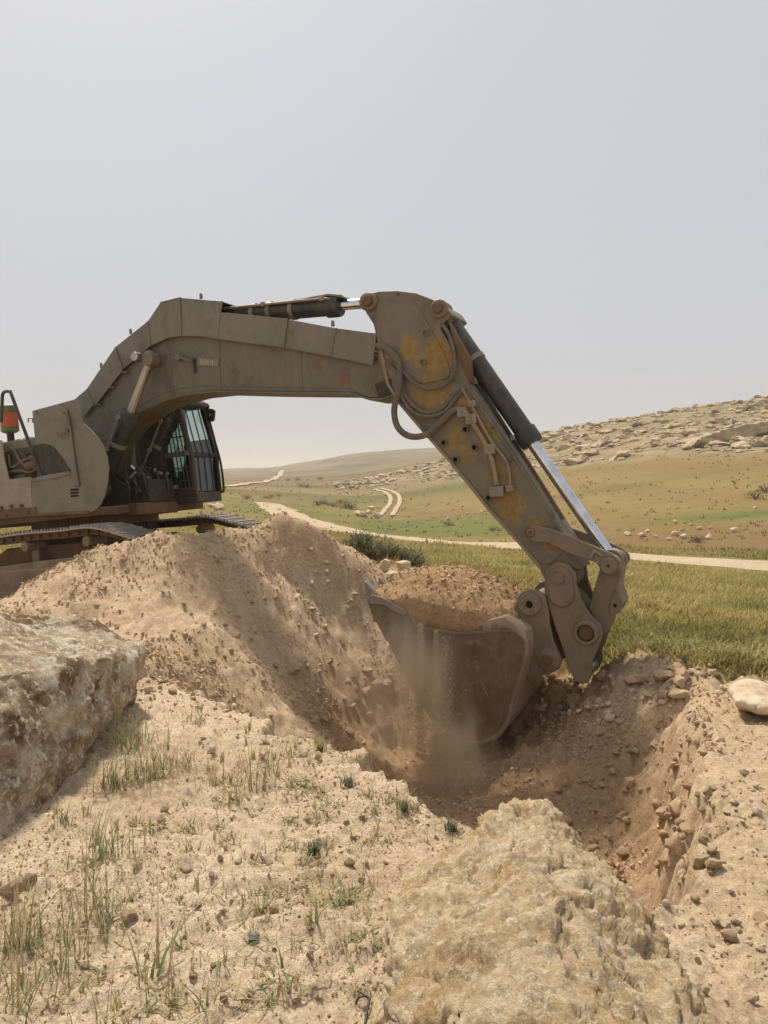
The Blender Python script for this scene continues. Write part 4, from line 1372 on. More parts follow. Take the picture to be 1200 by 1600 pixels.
# ---- air pre-cleaner and handrail on the hood
ac = m3(14, 655, -1.15)
af = lathe('air_precleaner', (ac[0], -1.15, ac[2] - .24), (ac[0], -1.15, ac[2] + 1), [(0, 0), (0, .10), (.03, .15), (.06, .15), (.40, .135), (.44, .15), (.46, .15), (.48, .12), (.48, 0)], M['green'], EX, 28)
lathe('red_band', (ac[0] + .02, -1.16, ac[2] - .15), (ac[0] + .02, -1.16, ac[2] + 1), [(0, .05), (0, .146), (.25, .141), (.25, .05)], M['red'], af, 28)
rod('intake_pipe', (ac[0], -1.15, 2.8), (ac[0], -1.15, ac[2] - .2), .06, M['dark'], af)
tube('handrail', [m3(x_, y_, -1.42) for x_, y_ in [(2, 660), (3, 634), (4, 617), (8, 612), (15, 612), (18, 617), (40, 677), (62, 735), (67, 750)]], .028, M['black'], EX, 10, 5)

# ---- undercarriage
def track_path():
    P = [(-1.9, .06), (0, .04), (2.0, .06)]
    P += [(2.38 + .52 * math.cos(math.radians(a_)), .56 + .50 * math.sin(math.radians(a_))) for a_ in (-60, -30, 0, 30, 60, 85)]
    P += [(1.95, 1.20), (1.62, 1.245), (1.1, 1.235), (.5, 1.245), (0, 1.24), (-.7, 1.215), (-1.4, 1.235), (-2.0, 1.22)]
    P += [(-2.42 + .52 * math.cos(math.radians(a_)), .66 + .52 * math.sin(math.radians(a_))) for a_ in (110, 140, 180, 220, 250)]
    Q = np.array(catmull(P, 12, True))
    d = np.linalg.norm(np.roll(Q, -1, 0) - Q, axis=1)
    cum = np.concatenate([[0], np.cumsum(d)])
    n = int(round(cum[-1] / .216))
    t = np.arange(n) * cum[-1] / n
    Qc = np.concatenate([Q, Q[:1]])
    return np.stack([np.interp(t, cum, Qc[:, 0]), np.interp(t, cum, Qc[:, 1])], 1), Qc


TP, TQ = track_path()
bm = bmesh.new()
prof = [(-.105, -.012), (-.105, .012), (-.085, .014), (-.075, .052), (-.058, .052), (-.050, .014), (-.008, .014), (0.0, .040), (.016, .040), (.024, .014), (.055, .014), (.066, .036), (.082, .036), (.09, .012), (.112, .008), (.112, -.012)]
ra = [bm.verts.new((p[0], -.33, p[1])) for p in prof]
rb_ = [bm.verts.new((p[0], .33, p[1])) for p in prof]
bm.faces.new(ra); bm.faces.new(rb_[::-1])
for i in range(len(prof)):
    j = (i + 1) % len(prof)
    bm.faces.new((ra[i], rb_[i], rb_[j], ra[j]))
shoe_me = bm_mesh(bm, 'track_shoe')
shoe_me.materials.append(M['shoe'])
bm = bmesh.new()
for lat in (-.11, .11):
    bmesh.ops.create_cube(bm, size=1, matrix=Matrix.Translation((0, lat, -.07)) @ Matrix.Diagonal((.235, .05, .11, 1)))
bmesh.ops.create_cone(bm, cap_ends=True, segments=10, radius1=.035, radius2=.035, depth=.36, matrix=Matrix.Translation((.1, 0, -.07)) @ Matrix.Rotation(math.pi / 2, 4, 'X'))
link_me = bm_mesh(bm, 'chain_link')
link_me.materials.append(M['rusty'])
for lat in (-1.40, 1.40):
    sg = -1
    fr = prism('track_frame', [(-2.2, .30), (-2.0, .20), (1.9, .20), (2.25, .34), (2.3, .52), (1.9, .56), (1.55, .66), (-1.8, .66), (-2.2, .56)], lat - .25, lat + .22, M['dusty'], EX, .03)
    prism('rock_guard', [(-1.9, .16), (1.8, .16), (1.8, .30), (-1.9, .30)], lat - .30, lat - .255, M['dusty'], fr, .01)
    for s_ in (-1.25, .12, 1.5):
        rod('carrier_roller', (s_, lat - .19, 1.03), (s_, lat + .2, 1.03), .085, M['dusty'], fr, 24, .015)
        box('roller_bracket', (s_ - .09, lat + .02, .60), (s_ + .07, lat + .06, .98), M['dusty'], fr, .01)
    prism('dirt_shelf', [(-1.9, .60), (1.7, .60), (1.9, .70), (1.4, .80), (.6, .78), (-.3, .74), (-1.2, .70), (-1.9, .66)], lat - .22, lat + .20, M['dusty'], fr, .02)
    for k_ in range(8):
        rod('track_roller', (-1.65 + k_ * .47, lat - .2, .20), (-1.65 + k_ * .47, lat + .2, .20), .12, M['rusty'], fr, 20, .02)
    idw = lathe('idler_wheel', (2.38, lat - .13, .56), (2.38, lat + 1, .56), [(0, 0), (0, .2), (.04, .24), (.04, .36), (0, .40), (.26, .40), (.22, .36), (.22, .2), (.26, 0)], M['rusty'], fr, 36)
    spw = lathe('drive_sprocket', (-2.42, lat - .12, .66), (-2.42, lat + 1, .66), [(-.12, 0), (-.12, .2), (0, .26), (.05, .42), (.19, .42), (.24, .2), (.24, 0)], M['rusty'], fr, 36)
    for i in range(len(TP)):
        a, b_ = TP[i - 1], TP[(i + 1) % len(TP)]
        ang = math.atan2(b_[1] - a[1], b_[0] - a[0])
        # belt runs counter-clockwise seen from the right, its outside lies to the right of the travel
        o_ = link('track_shoe', shoe_me, None, fr)
        mt = Matrix.Translation((TP[i][0], lat, TP[i][1])) @ Matrix.Rotation(-ang + math.pi, 4, 'Y')
        o_.matrix_local = mt
        o_ = link('chain_link', link_me, None, fr)
        o_.matrix_local = mt
prism('car_body', [(-1.0, .55), (1.2, .55), (1.5, .8), (1.0, 1.02), (-.8, 1.02), (-1.3, .8)], -1.2, 1.2, M['rusty'], EX, .03)

# ---- soil heaped in the bucket
ms_ = np.linspace(0, 1, 70)
ml_ = np.linspace(-.86, .86, 64)
A_, B_ = np.meshgrid(ms_, ml_, indexing='ij')
p0, p1 = np.array(mp(578, 938, -BW)), np.array(mp(800, 992, -BW))
S_ = p0[0] + (p1[0] - p0[0]) * A_
Z0 = p0[1] + (p1[1] - p0[1]) * A_ - .06
bulge = np.clip(1 - ((A_ - .52) / .60) ** 2, 0, 1) ** .6 * (np.clip(1 - (np.abs(B_ + .02) / .95) ** 2.2, 0, 1)) ** .75
pp_ = np.stack([S_.ravel(), B_.ravel(), 0 * S_.ravel()], 1)
nz = .055 * fbm(pp_ * 2.2, 4, .6) + .02 * fbm(pp_ * 11, 3, .6)
Z_ = (Z0 + .60 * bulge).ravel() + nz
V = np.stack([S_.ravel(), B_.ravel(), Z_], 1)
i = np.arange(70 * 64).reshape(70, 64)
Fq = np.stack([i[:-1, :-1], i[1:, :-1], i[1:, 1:], i[:-1, 1:]], -1).reshape(-1, 4)
# closed underside so the load is a body of soil
V2 = V.copy()
V2[:, 2] = np.minimum((Z0 - .25).ravel(), V[:, 2] - .05)
n0 = len(V)
rim = np.concatenate([i[0, :], i[1:, -1], i[-1, -2::-1], i[-2:0:-1, 0]])
rn_ = np.roll(rim, -1)
Fs = np.stack([rim, rn_, rn_ + n0, rim + n0], 1)
me = np_mesh('bucket_load', np.concatenate([V, V2]), np.concatenate([Fq, Fq[:, ::-1] + n0, Fs]))
bm = bmesh.new(); bm.from_mesh(me); bmesh.ops.recalc_face_normals(bm, faces=bm.faces); bm.to_mesh(me); bm.free()
smooth(me, 0)
EXM = EX.matrix_world.copy()
me.transform(EXM)
tag(link('soil_load', me, M['load']), 'heap of loose brown soil filling the raised excavator bucket', 'soil', kind='stuff')
LOADV = (np.array(EXM.to_3x3()) @ V.T).T + np.array(EXM.translation)

# ================================================================== ROCKS
def hull_rock(name, pts, voxel, disp, mat, round_=20):
    """boulder: hull of measured corner points, remeshed finely and weathered"""
    bm = bmesh.new()
    for p in pts: bm.verts.new(p)
    bmesh.ops.convex_hull(bm, input=bm.verts)
    me = bpy.data.meshes.new(name)
    bm.to_mesh(me)
    bm.free()
    o = bpy.data.objects.new(name, me)
    COL.objects.link(o)
    m = o.modifiers.new('remesh', 'REMESH')
    m.mode = 'VOXEL'
    m.voxel_size = voxel
    s = o.modifiers.new('worn', 'SMOOTH')
    s.factor = .5
    s.iterations = round_
    dg = bpy.context.evaluated_depsgraph_get()
    me2 = bpy.data.meshes.new_from_object(o.evaluated_get(dg))
    o.modifiers.clear()
    n = len(me2.vertices)
    co = np.empty(n * 3, np.float32); me2.vertices.foreach_get('co', co); co = co.reshape(-1, 3).astype(float)
    nm = np.empty(n * 3, np.float32); me2.vertex_normals.foreach_get('vector', nm); nm = nm.reshape(-1, 3).astype(float)
    co = co + disp(co, nm + 0)
    me2.vertices.foreach_set('co', co.astype(np.float32).ravel())
    me2.update()
    me2.name = name
    o.data = me2
    me2.materials.clear()
    me2.materials.append(mat)
    smooth(me2, 0)
    # origin at the base
    c = co.mean(0); c[2] = co[:, 2].min()
    me2.transform(Matrix.Translation(-Vector(c)))
    o.location = c
    return o


def disp_left(co, nm):
    # broken limestone block: bedding ledges, flat chipped faces, fine pitting
    w = co + .10 * fbm(co * 1.1, 2)[:, None]
    lay = w[:, 2] * 5.2 + .35 * w[:, 0]
    bed = np.abs(lay - np.floor(lay) - .5) * 2
    a = .075 * fbm(co * 1.1, 3, .5) + .07 * (bed ** 2.5) * sstep(-.2, .4, fbm(co * 1.1 + 7, 2)) + .012 * fbm(co * 9, 3, .65) + .006 * fbm(co * 26, 3, .65)
    a = a + chips(co, nm, 4.0, .06, .045, 17) + chips(co, nm, 11, .09, .08, 29)
    return nm * (a - .02)[:, None]


g = lambda px, py, D: tuple(at(px, py, D))
LB = [g(-260, 950, 5.2), g(0, 950, 5.7), g(90, 962, 6.2), g(170, 978, 6.3), g(212, 1000, 6.2), g(226, 1030, 5.95), g(192, 1024, 5.6), g(155, 1026, 5.05), g(60, 1046, 4.35), g(0, 1046, 4.02), g(-140, 1060, 3.75), g(-300, 1060, 3.65), g(-20, 1190, 3.68), g(60, 1130, 4.12), g(-150, 1220, 3.4), g(-300, 1230, 3.4),
      g(222, 1058, 6.0), g(192, 1095, 5.45), g(120, 1203, 4.45), g(60, 1268, 4.0), g(0, 1328, 3.62), g(-140, 1370, 3.35), g(-300, 1390, 3.3), (-2.5, 6.6, -.4), (-4.5, 6.5, -.4), (-4.6, 3.9, -.4), (-2.15, 6.3, -.42), (-2.55, 5.0, -.35), (-2.75, 4.4, -.35), (-3.0, 4.1, -.35)]
tag(hull_rock('boulder', LB, .024, disp_left, M['limestone'], 4), 'huge cracked cream limestone boulder with stained brown front, at the left edge', 'boulder')


def disp_front(co, nm):
    a = .06 * fbm(co * 1.9, 3, .5) + .022 * fbm(co * 5.5, 3, .6) + .011 * fbm(co * 18, 3, .68) + .006 * fbm(co * 44, 3, .7)
    a = a + chips(co, nm, 4.5, .10, .05, 11) + chips(co, nm, 9.0, .12, .06, 21) + chips(co, nm, 19, .10, .08, 33)
    d1, d2 = worley(co * 2.4 + .3 * fbm(co * 3, 3)[:, None], 60)
    a = a - np.clip(.035 - (d2 - d1), 0, 1) * .9 * sstep(-.1, .2, fbm(co * 1.5 + 5, 2))
    pit = -np.clip(.26 - worley(co * 13.0, 40)[0], 0, 1) * .05 * sstep(-.1, .3, fbm(co * 2.7 + 3, 2))
    return nm * (a + pit - .015)[:, None]


FB = [g(845, 1243, 3.25), g(805, 1256, 3.2), g(880, 1275, 3.15), g(752, 1305, 3.1), g(950, 1352, 2.85), g(1020, 1415, 2.55), g(1070, 1490, 2.25), g(1115, 1560, 2.0), g(1150, 1640, 1.72), g(1165, 1750, 1.45),
      g(690, 1352, 2.75), g(632, 1435, 2.45), g(600, 1525, 2.15), g(640, 1600, 1.85), g(760, 1600, 1.62), g(900, 1600, 1.55), g(1000, 1560, 1.75), g(835, 1400, 2.36), g(850, 1490, 2.0), g(870, 1590, 1.64),
      (-.08, 2.2, -.15), (-.04, 2.6, -.15), (.12, 3.2, -.2), (-.06, 2.15, .12), (-.03, 2.45, .10), (.04, 2.8, .07), (-.06, 1.8, .13), (.14, 3.1, .05), (.5, 3.6, -.3), (.95, 3.35, -.3), (1.15, 2.7, -.3), (1.15, 1.9, -.3), (1.0, 1.1, -.2), (.3, 1.0, -.15), (.05, 1.5, -.15), (.5, 1.15, .28), (.8, 1.2, .25)]
tag(hull_rock('boulder', FB, .0125, disp_front, M['frontrock'], 24), 'low rough ochre boulder full of pits, in the foreground beside the pit', 'boulder')
WB = [g(1140, 1075, 7.4), g(1165, 1066, 7.5), g(1200, 1072, 7.5), g(1250, 1082, 7.5), g(1250, 1112, 7.2), g(1195, 1112, 7.0), g(1150, 1098, 7.1), g(1145, 1075, 7.8), g(1200, 1075, 8.0), g(1250, 1085, 8.0), g(1160, 1105, 7.5), g(1250, 1120, 7.3), g(1250, 1100, 7.9)]
tag(hull_rock('stone', WB, .022, lambda co, nm: nm * (.03 + .03 * fbm(co * 2.5, 4) + .008 * fbm(co * 14, 3))[:, None], M['palerock']), 'smooth pale slab-like stone on the right rim of the pit', 'stone')


def stone_mesh(seed, sub=2, flat=.7, rough=.16, cuts=6, name='stone'):
    r = random.Random(seed)
    bm = bmesh.new()
    bmesh.ops.create_icosphere(bm, subdivisions=sub, radius=1)
    co = np.array([v.co[:] for v in bm.verts])
    for _ in range(cuts):
        n = np.array([r.gauss(0, 1) for _ in range(3)]); n /= np.linalg.norm(n)
        d = r.uniform(.40, .78)
        e = np.clip(co @ n - d, 0, None)
        co = co - e[:, None] * n * .95
    co = co * (1 + rough * fbm(co * 1.4 + seed * 3.1, 3, .55))[:, None]
    co = co * np.array([1.0, r.uniform(.65, .95), flat * r.uniform(.8, 1.1)])
    for v, c in zip(bm.verts, co): v.co = c
    me = bm_mesh(bm, name, 28)
    return me


STV = [stone_mesh(100 + i, 3, .75, .10, 13) for i in range(8)]
CLV = [stone_mesh(200 + i, 2, .8, .28, 6, 'clod') for i in range(6)]
HRV = [stone_mesh(300 + i, 3, .6, .4, 7, 'hill_rock') for i in range(10)]
for m_ in STV: m_.materials.append(M['palerock'])
for m_ in CLV: m_.materials.append(M['clod'])
for m_ in HRV: m_.materials.append(M['hillrock'])


def put(name, me, p, size, label, cat, group=None, rot=None, sink=.3, sc=(1, 1, 1)):
    o = link(name, me)
    o.rotation_euler = rot if rot else (random.uniform(-.4, .4), random.uniform(-.4, .4), random.uniform(0, 6.3))
    o.scale = (size * sc[0], size * sc[1], size * sc[2])
    o.location = (p[0], p[1], p[2] + size * (.55 - sink))
    return tag(o, label, cat, group)


# stones one can point at: (pixel, size in metres, label)
NAMED = [(1124, 1088, .10, 'small white flat stone just left of the pale slab', 'palerock'), (1040, 1060, .16, 'pale rounded stone on the pit rim at the edge of the grass', 'palerock'), (1062, 1066, .14, 'pale stone on the pit rim left of the white flat stone', 'palerock'),
         (899, 1102, .20, 'grey-brown stone in the rubble right of the bucket', None), (922, 1112, .17, 'blocky stone beside the grey-brown stone right of the bucket', None), (993, 1182, .10, 'lone whitish stone on the floor of the pit', 'palerock'), (984, 1236, .14, 'brown rounded stone half buried in the shaded pit floor', None),
         (1060, 1268, .20, 'reddish slab of earth on the right wall of the pit', None), (370, 998, .13, 'brown upright clod sticking out of the mound face', None), (168, 850, .09, 'pale pointed stone on the mound crest below the near track', 'palerock'),
         (428, 1425, .045, 'brown stone with a dark shadow, in front of the weeds', None), (203, 1445, .06, 'pale brown stone near the left grass tufts', None), (258, 1268, .055, 'pinkish stone on the bare ground right of the left boulder', None), (252, 1285, .05, 'small white stone below the pinkish stone', 'palerock'),
         (214, 1362, .05, 'white-topped stone among the left grass tufts', 'palerock'), (372, 1352, .06, 'flat pale stone in the middle of the foreground', 'palerock'), (415, 1345, .055, 'flat pale stone right of another in the foreground middle', 'palerock'), (290, 1362, .06, 'long low pale stone left of the foreground middle', 'palerock'),
         (545, 1350, .05, 'rounded sandy stone near the foreground boulder', None), (20, 1400, .10, 'brown clod beneath the left boulder', None), (45, 1380, .07, 'smaller brown clod beneath the left boulder', None),
         (232, 1082, .10, 'pale stone at the right foot of the left boulder', 'palerock'), (270, 1085, .09, 'brown stone right of the pale stone by the left boulder', None), (365, 1112, .09, 'pale stone on the lip of the ledge', 'palerock'),
         (1135, 1450, .06, 'whitish stone on the right bank', 'palerock'), (1085, 1412, .055, 'small brown stone on the right bank', None), (1140, 1475, .09, 'flat brown slab stone on the right bank', None), (1190, 1440, .07, 'pinkish stone at the right edge of the bank', None), (1040, 1418, .05, 'pale stone on the right bank near the boulder', 'palerock')]
for px, py, sz, lab, mk in NAMED:
    p = on_ground(px, py)
    me_ = random.choice(STV) if mk else random.choice(CLV)
    put('stone' if mk else 'earth_clod', me_, p, sz * .62, lab, 'stone' if mk or 'stone' in lab else 'clod', None)
p = on_ground(397, 1472)
put('stone_flake', (lambda m_: (m_.materials.clear(), m_.materials.append(M['slate']), m_)[2])(stone_mesh(77, 2, .25)), p, .032, 'thin dark grey stone flake lying on bare soil', 'stone', rot=(.2, .1, .5), sink=.3)
# rocks where mound meets field, behind the bucket
for px, py, D, sz, lab in [(603, 878, 13.9, .22, 'long flat stone at the foot of the shrubs behind the bucket'), (632, 872, 14.2, .24, 'rounded stone right of the flat one by the shrubs'), (612, 888, 13.6, .20, 'pale stone just beyond the bucket teeth'), (655, 880, 14.0, .20, 'upright pale stone above the far bucket teeth'), (668, 874, 14.3, .18, 'reddish stone on the field edge behind the load'), (640, 886, 13.7, .22, 'grey stone touching the far bucket teeth')]:
    q = at(px, py, D)
    put('stone', random.choice(STV), (q[0], q[1], gz(q[0], q[1])), sz, lab, 'stone', sink=.1)

# loose clods in countable sizes on mound and in pit
PG = {'mound': 'earth clods on the spoil mound', 'pit': 'earth clods on the pit floor', 'bank': 'stones on the right bank'}


def scatter(n, box_, smin, smax, grp, lab, meshes, nm, cat, power=2.2):
    pts = on_ground_many([random.uniform(box_[0], box_[2]) for _ in range(n)], [random.uniform(box_[1], box_[3]) for _ in range(n)])
    for p in pts:
        sz = smin + (smax - smin) * random.random() ** power
        put(nm, random.choice(meshes), p, sz, lab, cat, grp, sink=.25)


for zone, n_, bx, s0, s1, ms_, nm_, ct in [
        ('on the mound crest below the near track', 26, (60, 855, 260, 930), .02, .06, CLV, 'earth_clod', 'clod'),
        ('on the left face of the spoil mound above the boulder', 26, (120, 930, 330, 1050), .02, .055, CLV, 'earth_clod', 'clod'),
        ('on the middle face of the spoil mound', 30, (300, 860, 450, 1080), .02, .06, CLV, 'earth_clod', 'clod'),
        ('on the right shoulder of the mound', 40, (440, 840, 570, 960), .025, .07, STV, 'stone', 'stone'),
        ('fallen to the foot of the mound inside the pit', 22, (430, 1040, 620, 1160), .06, .15, CLV, 'earth_clod', 'clod'),
        ('on the slope left of the bucket', 30, (470, 960, 600, 1120), .025, .075, STV, 'stone', 'stone'),
        ('in the shaded bottom of the pit', 60, (800, 1240, 1060, 1390), .025, .075, CLV, 'earth_clod', 'clod'),
        ('on the sunlit far slope of the pit', 50, (880, 1130, 1090, 1240), .025, .075, CLV, 'earth_clod', 'clod'),
        ('on the crumbling right wall of the pit', 45, (1020, 1180, 1115, 1370), .02, .07, CLV, 'earth_clod', 'clod'),
        ('bigger than the rest, along the rim against the grass', 18, (940, 1045, 1130, 1100), .06, .15, CLV, 'earth_clod', 'clod'),
        ('in the rubble right of the bucket', 60, (840, 1060, 960, 1140), .03, .10, STV, 'stone', 'stone'),
        ('along the pit rim at the edge of the grass', 45, (930, 1040, 1130, 1110), .025, .08, STV, 'stone', 'stone'),
        ('on the right bank beside the pit', 45, (1100, 1120, 1200, 1360), .012, .045, STV, 'stone', 'stone'),
        ('at the bottom right beside the front boulder', 40, (1040, 1380, 1200, 1590), .008, .035, STV, 'stone', 'stone'),
        ('along the lip of the ledge', 45, (300, 1085, 560, 1190), .012, .045, STV, 'stone', 'stone'),
        ('at the foot of the mound by the left boulder', 40, (220, 1050, 340, 1110), .015, .05, STV, 'stone', 'stone'),
        ('among the weeds in the middle of the foreground', 55, (330, 1250, 640, 1450), .006, .02, CLV, 'pebble', 'pebble'),
        ('on the bare soil at the bottom left', 55, (60, 1400, 520, 1590), .006, .02, CLV, 'pebble', 'pebble')]:
    scatter(n_, bx, s0, s1, nm_.replace('_', ' ') + 's ' + zone, ('large ' if s1 > .14 else 'small ') + ('pale ' if ms_ is STV else 'brown ') + nm_.replace('_', ' ') + ' ' + zone, ms_, nm_, ct)


# gravel too fine to count: one mesh each
def gravel(name, P, S, seed, mat, label):
    n = len(P)
    rng = np.random.default_rng(seed)
    base = np.array([[1, 0, 0], [-1, 0, 0], [0, 1, 0], [0, -1, 0], [0, 0, 1], [0, 0, -1]], float)
    Fb = np.array([[0, 2, 4], [2, 1, 4], [1, 3, 4], [3, 0, 4], [2, 0, 5], [1, 2, 5], [3, 1, 5], [0, 3, 5]])
    q = rng.normal(size=(n, 4)); q /= np.linalg.norm(q, axis=1)[:, None]
    w, a, b_, c = q.T
    R_ = np.stack([1 - 2 * (b_ * b_ + c * c), 2 * (a * b_ - c * w), 2 * (a * c + b_ * w), 2 * (a * b_ + c * w), 1 - 2 * (a * a + c * c), 2 * (b_ * c - a * w), 2 * (a * c - b_ * w), 2 * (b_ * c + a * w), 1 - 2 * (a * a + b_ * b_)], 1).reshape(n, 3, 3)
    v = base[None] * rng.uniform(.55, 1.25, (n, 6, 1)) * rng.uniform(.6, 1.2, (n, 1, 3))
    v = np.einsum('nij,nkj->nki', R_, v) * S[:, None, None] + P[:, None, :]
    F = (Fb[None] + 6 * np.arange(n)[:, None, None]).reshape(-1, 3)
    me = np_mesh(name, v.reshape(-1, 3), F)
    smooth(me, 50)
    return tag(link(name, me, mat), label, 'gravel', kind='stuff')


def ground_pts(n, seed, rmin, rmax, azmin, azmax):
    rng = np.random.default_rng(seed)
    r = np.exp(rng.uniform(math.log(rmin), math.log(rmax), n))
    a = np.radians(rng.uniform(azmin, azmax, n))
    x, y = r * np.sin(a), r * np.cos(a)
    return x, y, r, rng


x, y, r, rng = ground_pts(52000, 5, 1.6, 14.5, -30, 30)
pn_ = np.stack([x, y, 0 * x], 1)
dens = np.clip(.45 + .9 * fbm(pn_ * .9 + 31, 3), .06, 1)
keep = (rng.random(len(x)) < dens) & (grass_mask(x, y) < .5)
x, y, r = x[keep], y[keep], r[keep]
S = .0022 + .0026 * r * rng.random(len(x)) ** 2.6 + .0015 * rng.random(len(x))
gravel('gravel', np.stack([x, y, ground(x, y) + S * .25], 1), S, 6, M['crumb'], 'fine crumbs of soil and gravel over the dug ground')
x, y, r, rng = ground_pts(46000, 7, 6.5, 14.0, -30, 26)
pn_ = np.stack([x, y, 0 * x], 1)
dens = sstep(-.15, .45, fbm(pn_ * .7 + 3, 3) + .25 * sstep(-1.5, -.5, x) * sstep(11, 13, y) + .25 * sstep(-3.6, -4.8, x))
keep = (rng.random(len(x)) < dens) & (grass_mask(x, y) < .5) & (plat_sd(x, y) < .1)
x, y, r = x[keep], y[keep], r[keep]
S = .008 + .032 * rng.random(len(x)) ** 3.5
gravel('spoil_crumbs', np.stack([x, y, ground(x, y) + S * .25], 1), S, 6, M['crumb'], 'crumbled lumps of soil covering the spoil mound and the pit')
x, y, r, rng = ground_pts(12000, 8, 1.6, 12, -30, 30)
keep = (rng.random(len(x)) < .5) & (grass_mask(x, y) < .5)
x, y, r = x[keep], y[keep], r[keep]
S = .002 + .0026 * r * rng.random(len(x)) ** 5 + .002 * rng.random(len(x))
gravel('pale_gravel', np.stack([x, y, ground(x, y) + S * .2], 1), S, 9, M['palerock'], 'fine pale limestone chips over the dug ground')
idx = RNG.integers(0, len(LOADV), 1300)
S = .008 + .045 * RNG.random(1300) ** 4
gravel('load_crumbs', LOADV[idx] + np.array([0, 0, .004]), S, 12, M['clod'], 'crumbs and small stones on the soil in the bucket')

# limestone outcrop along the hillside
CT = []
rng = np.random.default_rng(21)
while len(CT) < 1200:
    u = rng.uniform(-.06, .62)
    lo, hi = np.interp(u, RB_U, RB_LO), np.interp(u, RB_U, RB_HI)
    r_ = lo + (hi - lo) * rng.random() ** .9
    a = math.atan(u)
    x_, y_ = r_ * math.sin(a), r_ * math.cos(a)
    if perlin(np.array([[x_ / 11, y_ / 11, 0]]))[0] + .35 * rng.random() < .02: continue
    CT.append((x_, y_, (.40 + 1.7 * rng.random() ** 4) * (.75 if u < .15 else 1)))
for u in np.linspace(-.02, .60, 60):      # ragged skyline of the hill
    r_ = np.interp(u, RB_U, RB_HI) * rng.uniform(.93, 1.0)
    CT.append((r_ * math.sin(math.atan(u)), r_ * math.cos(math.atan(u)), rng.uniform(.6, 1.4)))
CT.sort(key=lambda t: -t[2] / math.hypot(t[0], t[1]))
zz = ground(np.array([c[0] for c in CT]), np.array([c[1] for c in CT]))
for (x_, y_, s_), z_ in list(zip(CT, zz))[:300]:
    put('hill_rock', random.choice(HRV), (x_, y_, z_), s_ * 1.1, 'weathered pale rock in the outcrop along the upper hillside', 'rock', 'rocks of the hillside outcrop', sc=(1.25, 1.15, .9), sink=.4, rot=(random.uniform(-.2, .2), random.uniform(-.2, .2), random.uniform(0, 6.3)))
RV, RF, off = [], [], 0
small = []
for i_ in range(6):
    bm = bmesh.new()
    bmesh.ops.create_icosphere(bm, subdivisions=2, radius=1)
    co = np.array([v.co[:] for v in bm.verts])
    fc = np.array([[v.index for v in f.verts] for f in bm.faces])
    bm.free()
    co = co * (1 + .4 * fbm(co * 1.3 + i_ * 7, 3))[:, None] * np.array([1.3, 1.1, .65])
    small.append((co, fc))
for (x_, y_, s_), z_ in list(zip(CT, zz))[300:]:
    co, fc = small[rng.integers(6)]
    an = rng.uniform(0, 6.3)
    ca, sa = math.cos(an), math.sin(an)
    v = co * s_
    v = np.stack([v[:, 0] * ca - v[:, 1] * sa + x_, v[:, 0] * sa + v[:, 1] * ca + y_, v[:, 2] + z_ + .1 * s_], 1)
    RV.append(v); RF.append(fc + off); off += len(v)
me = np_mesh('outcrop_rubble', np.concatenate(RV), np.concatenate(RF))
smooth(me, 30)
tag(link('outcrop_rubble', me, M['hillrock']), 'smaller rubble between the rocks of the hillside outcrop', 'rubble', kind='stuff')

# overhanging ledge with a hollow beneath it
def hill_pt(px, D, dz):
    x_ = (px - 600) / 1200 * D
    return (x_, D, gz(x_, D) + dz)


LD = []
for px, f0, f1, b0 in [(1070, -.3, .5, .3), (1095, .9, 1.7, .8), (1130, 1.2, 2.4, 1.2), (1165, 1.2, 2.6, 1.3), (1200, 1.0, 2.7, 1.3), (1235, .6, 2.4, 1.2)]:
    LD += [hill_pt(px, 147, f0), hill_pt(px, 147, f1), hill_pt(px, 154, b0), hill_pt(px, 151, -.8)]
tag(hull_rock('rock_ledge', LD, .22, lambda co, nm: nm * (.30 * fbm(co * .4, 4) + .12 * fbm(co * np.array([.5, .5, 2.5]), 3) + .08 * fbm(co * 1.8, 3))[:, None], M['hillrock'], 4), 'long overhanging rock ledge with a dark hollow beneath, high on the right hillside', 'rock')
for px, D, w_ in [(1082, 146.5, 1.0), (1225, 146.5, 1.3)]:
    put('hill_rock', random.choice(HRV), hill_pt(px, D, 0), w_, 'rock propping one end of the overhanging ledge', 'rock', 'rocks under the ledge', sink=.3)
# scattered stones on the brown bank above the road and along the valley
for px, py in [(982, 837), (1002, 839), (1024, 840), (1054, 837), (1055, 818), (1080, 822), (1108, 843), (1110, 827), (1148, 832), (1045, 845), (1068, 842), (1180, 795), (1093, 828), (730, 804), (742, 803), (752, 801), (722, 808), (700, 812), (1012, 832), (1066, 830)]:
    p = on_ground(px, py, 30)
    put('field_stone', random.choice(STV), p, random.uniform(.16, .34), 'pale stone lying on the bare bank above the road', 'stone', 'pale stones on the bank above the road', sink=.2)
for px, py in [(558, 764), (580, 797), (576, 803), (540, 770), (530, 772), (568, 808), (560, 806), (586, 806), (330, 793), (345, 797), (590, 810)]:
    p = on_ground(px, py, 40)
    put('field_stone', random.choice(STV), p, random.uniform(.5, .9), 'pale stone in the valley beside the two-rut track', 'stone', 'pale stones in the valley', sink=.2)
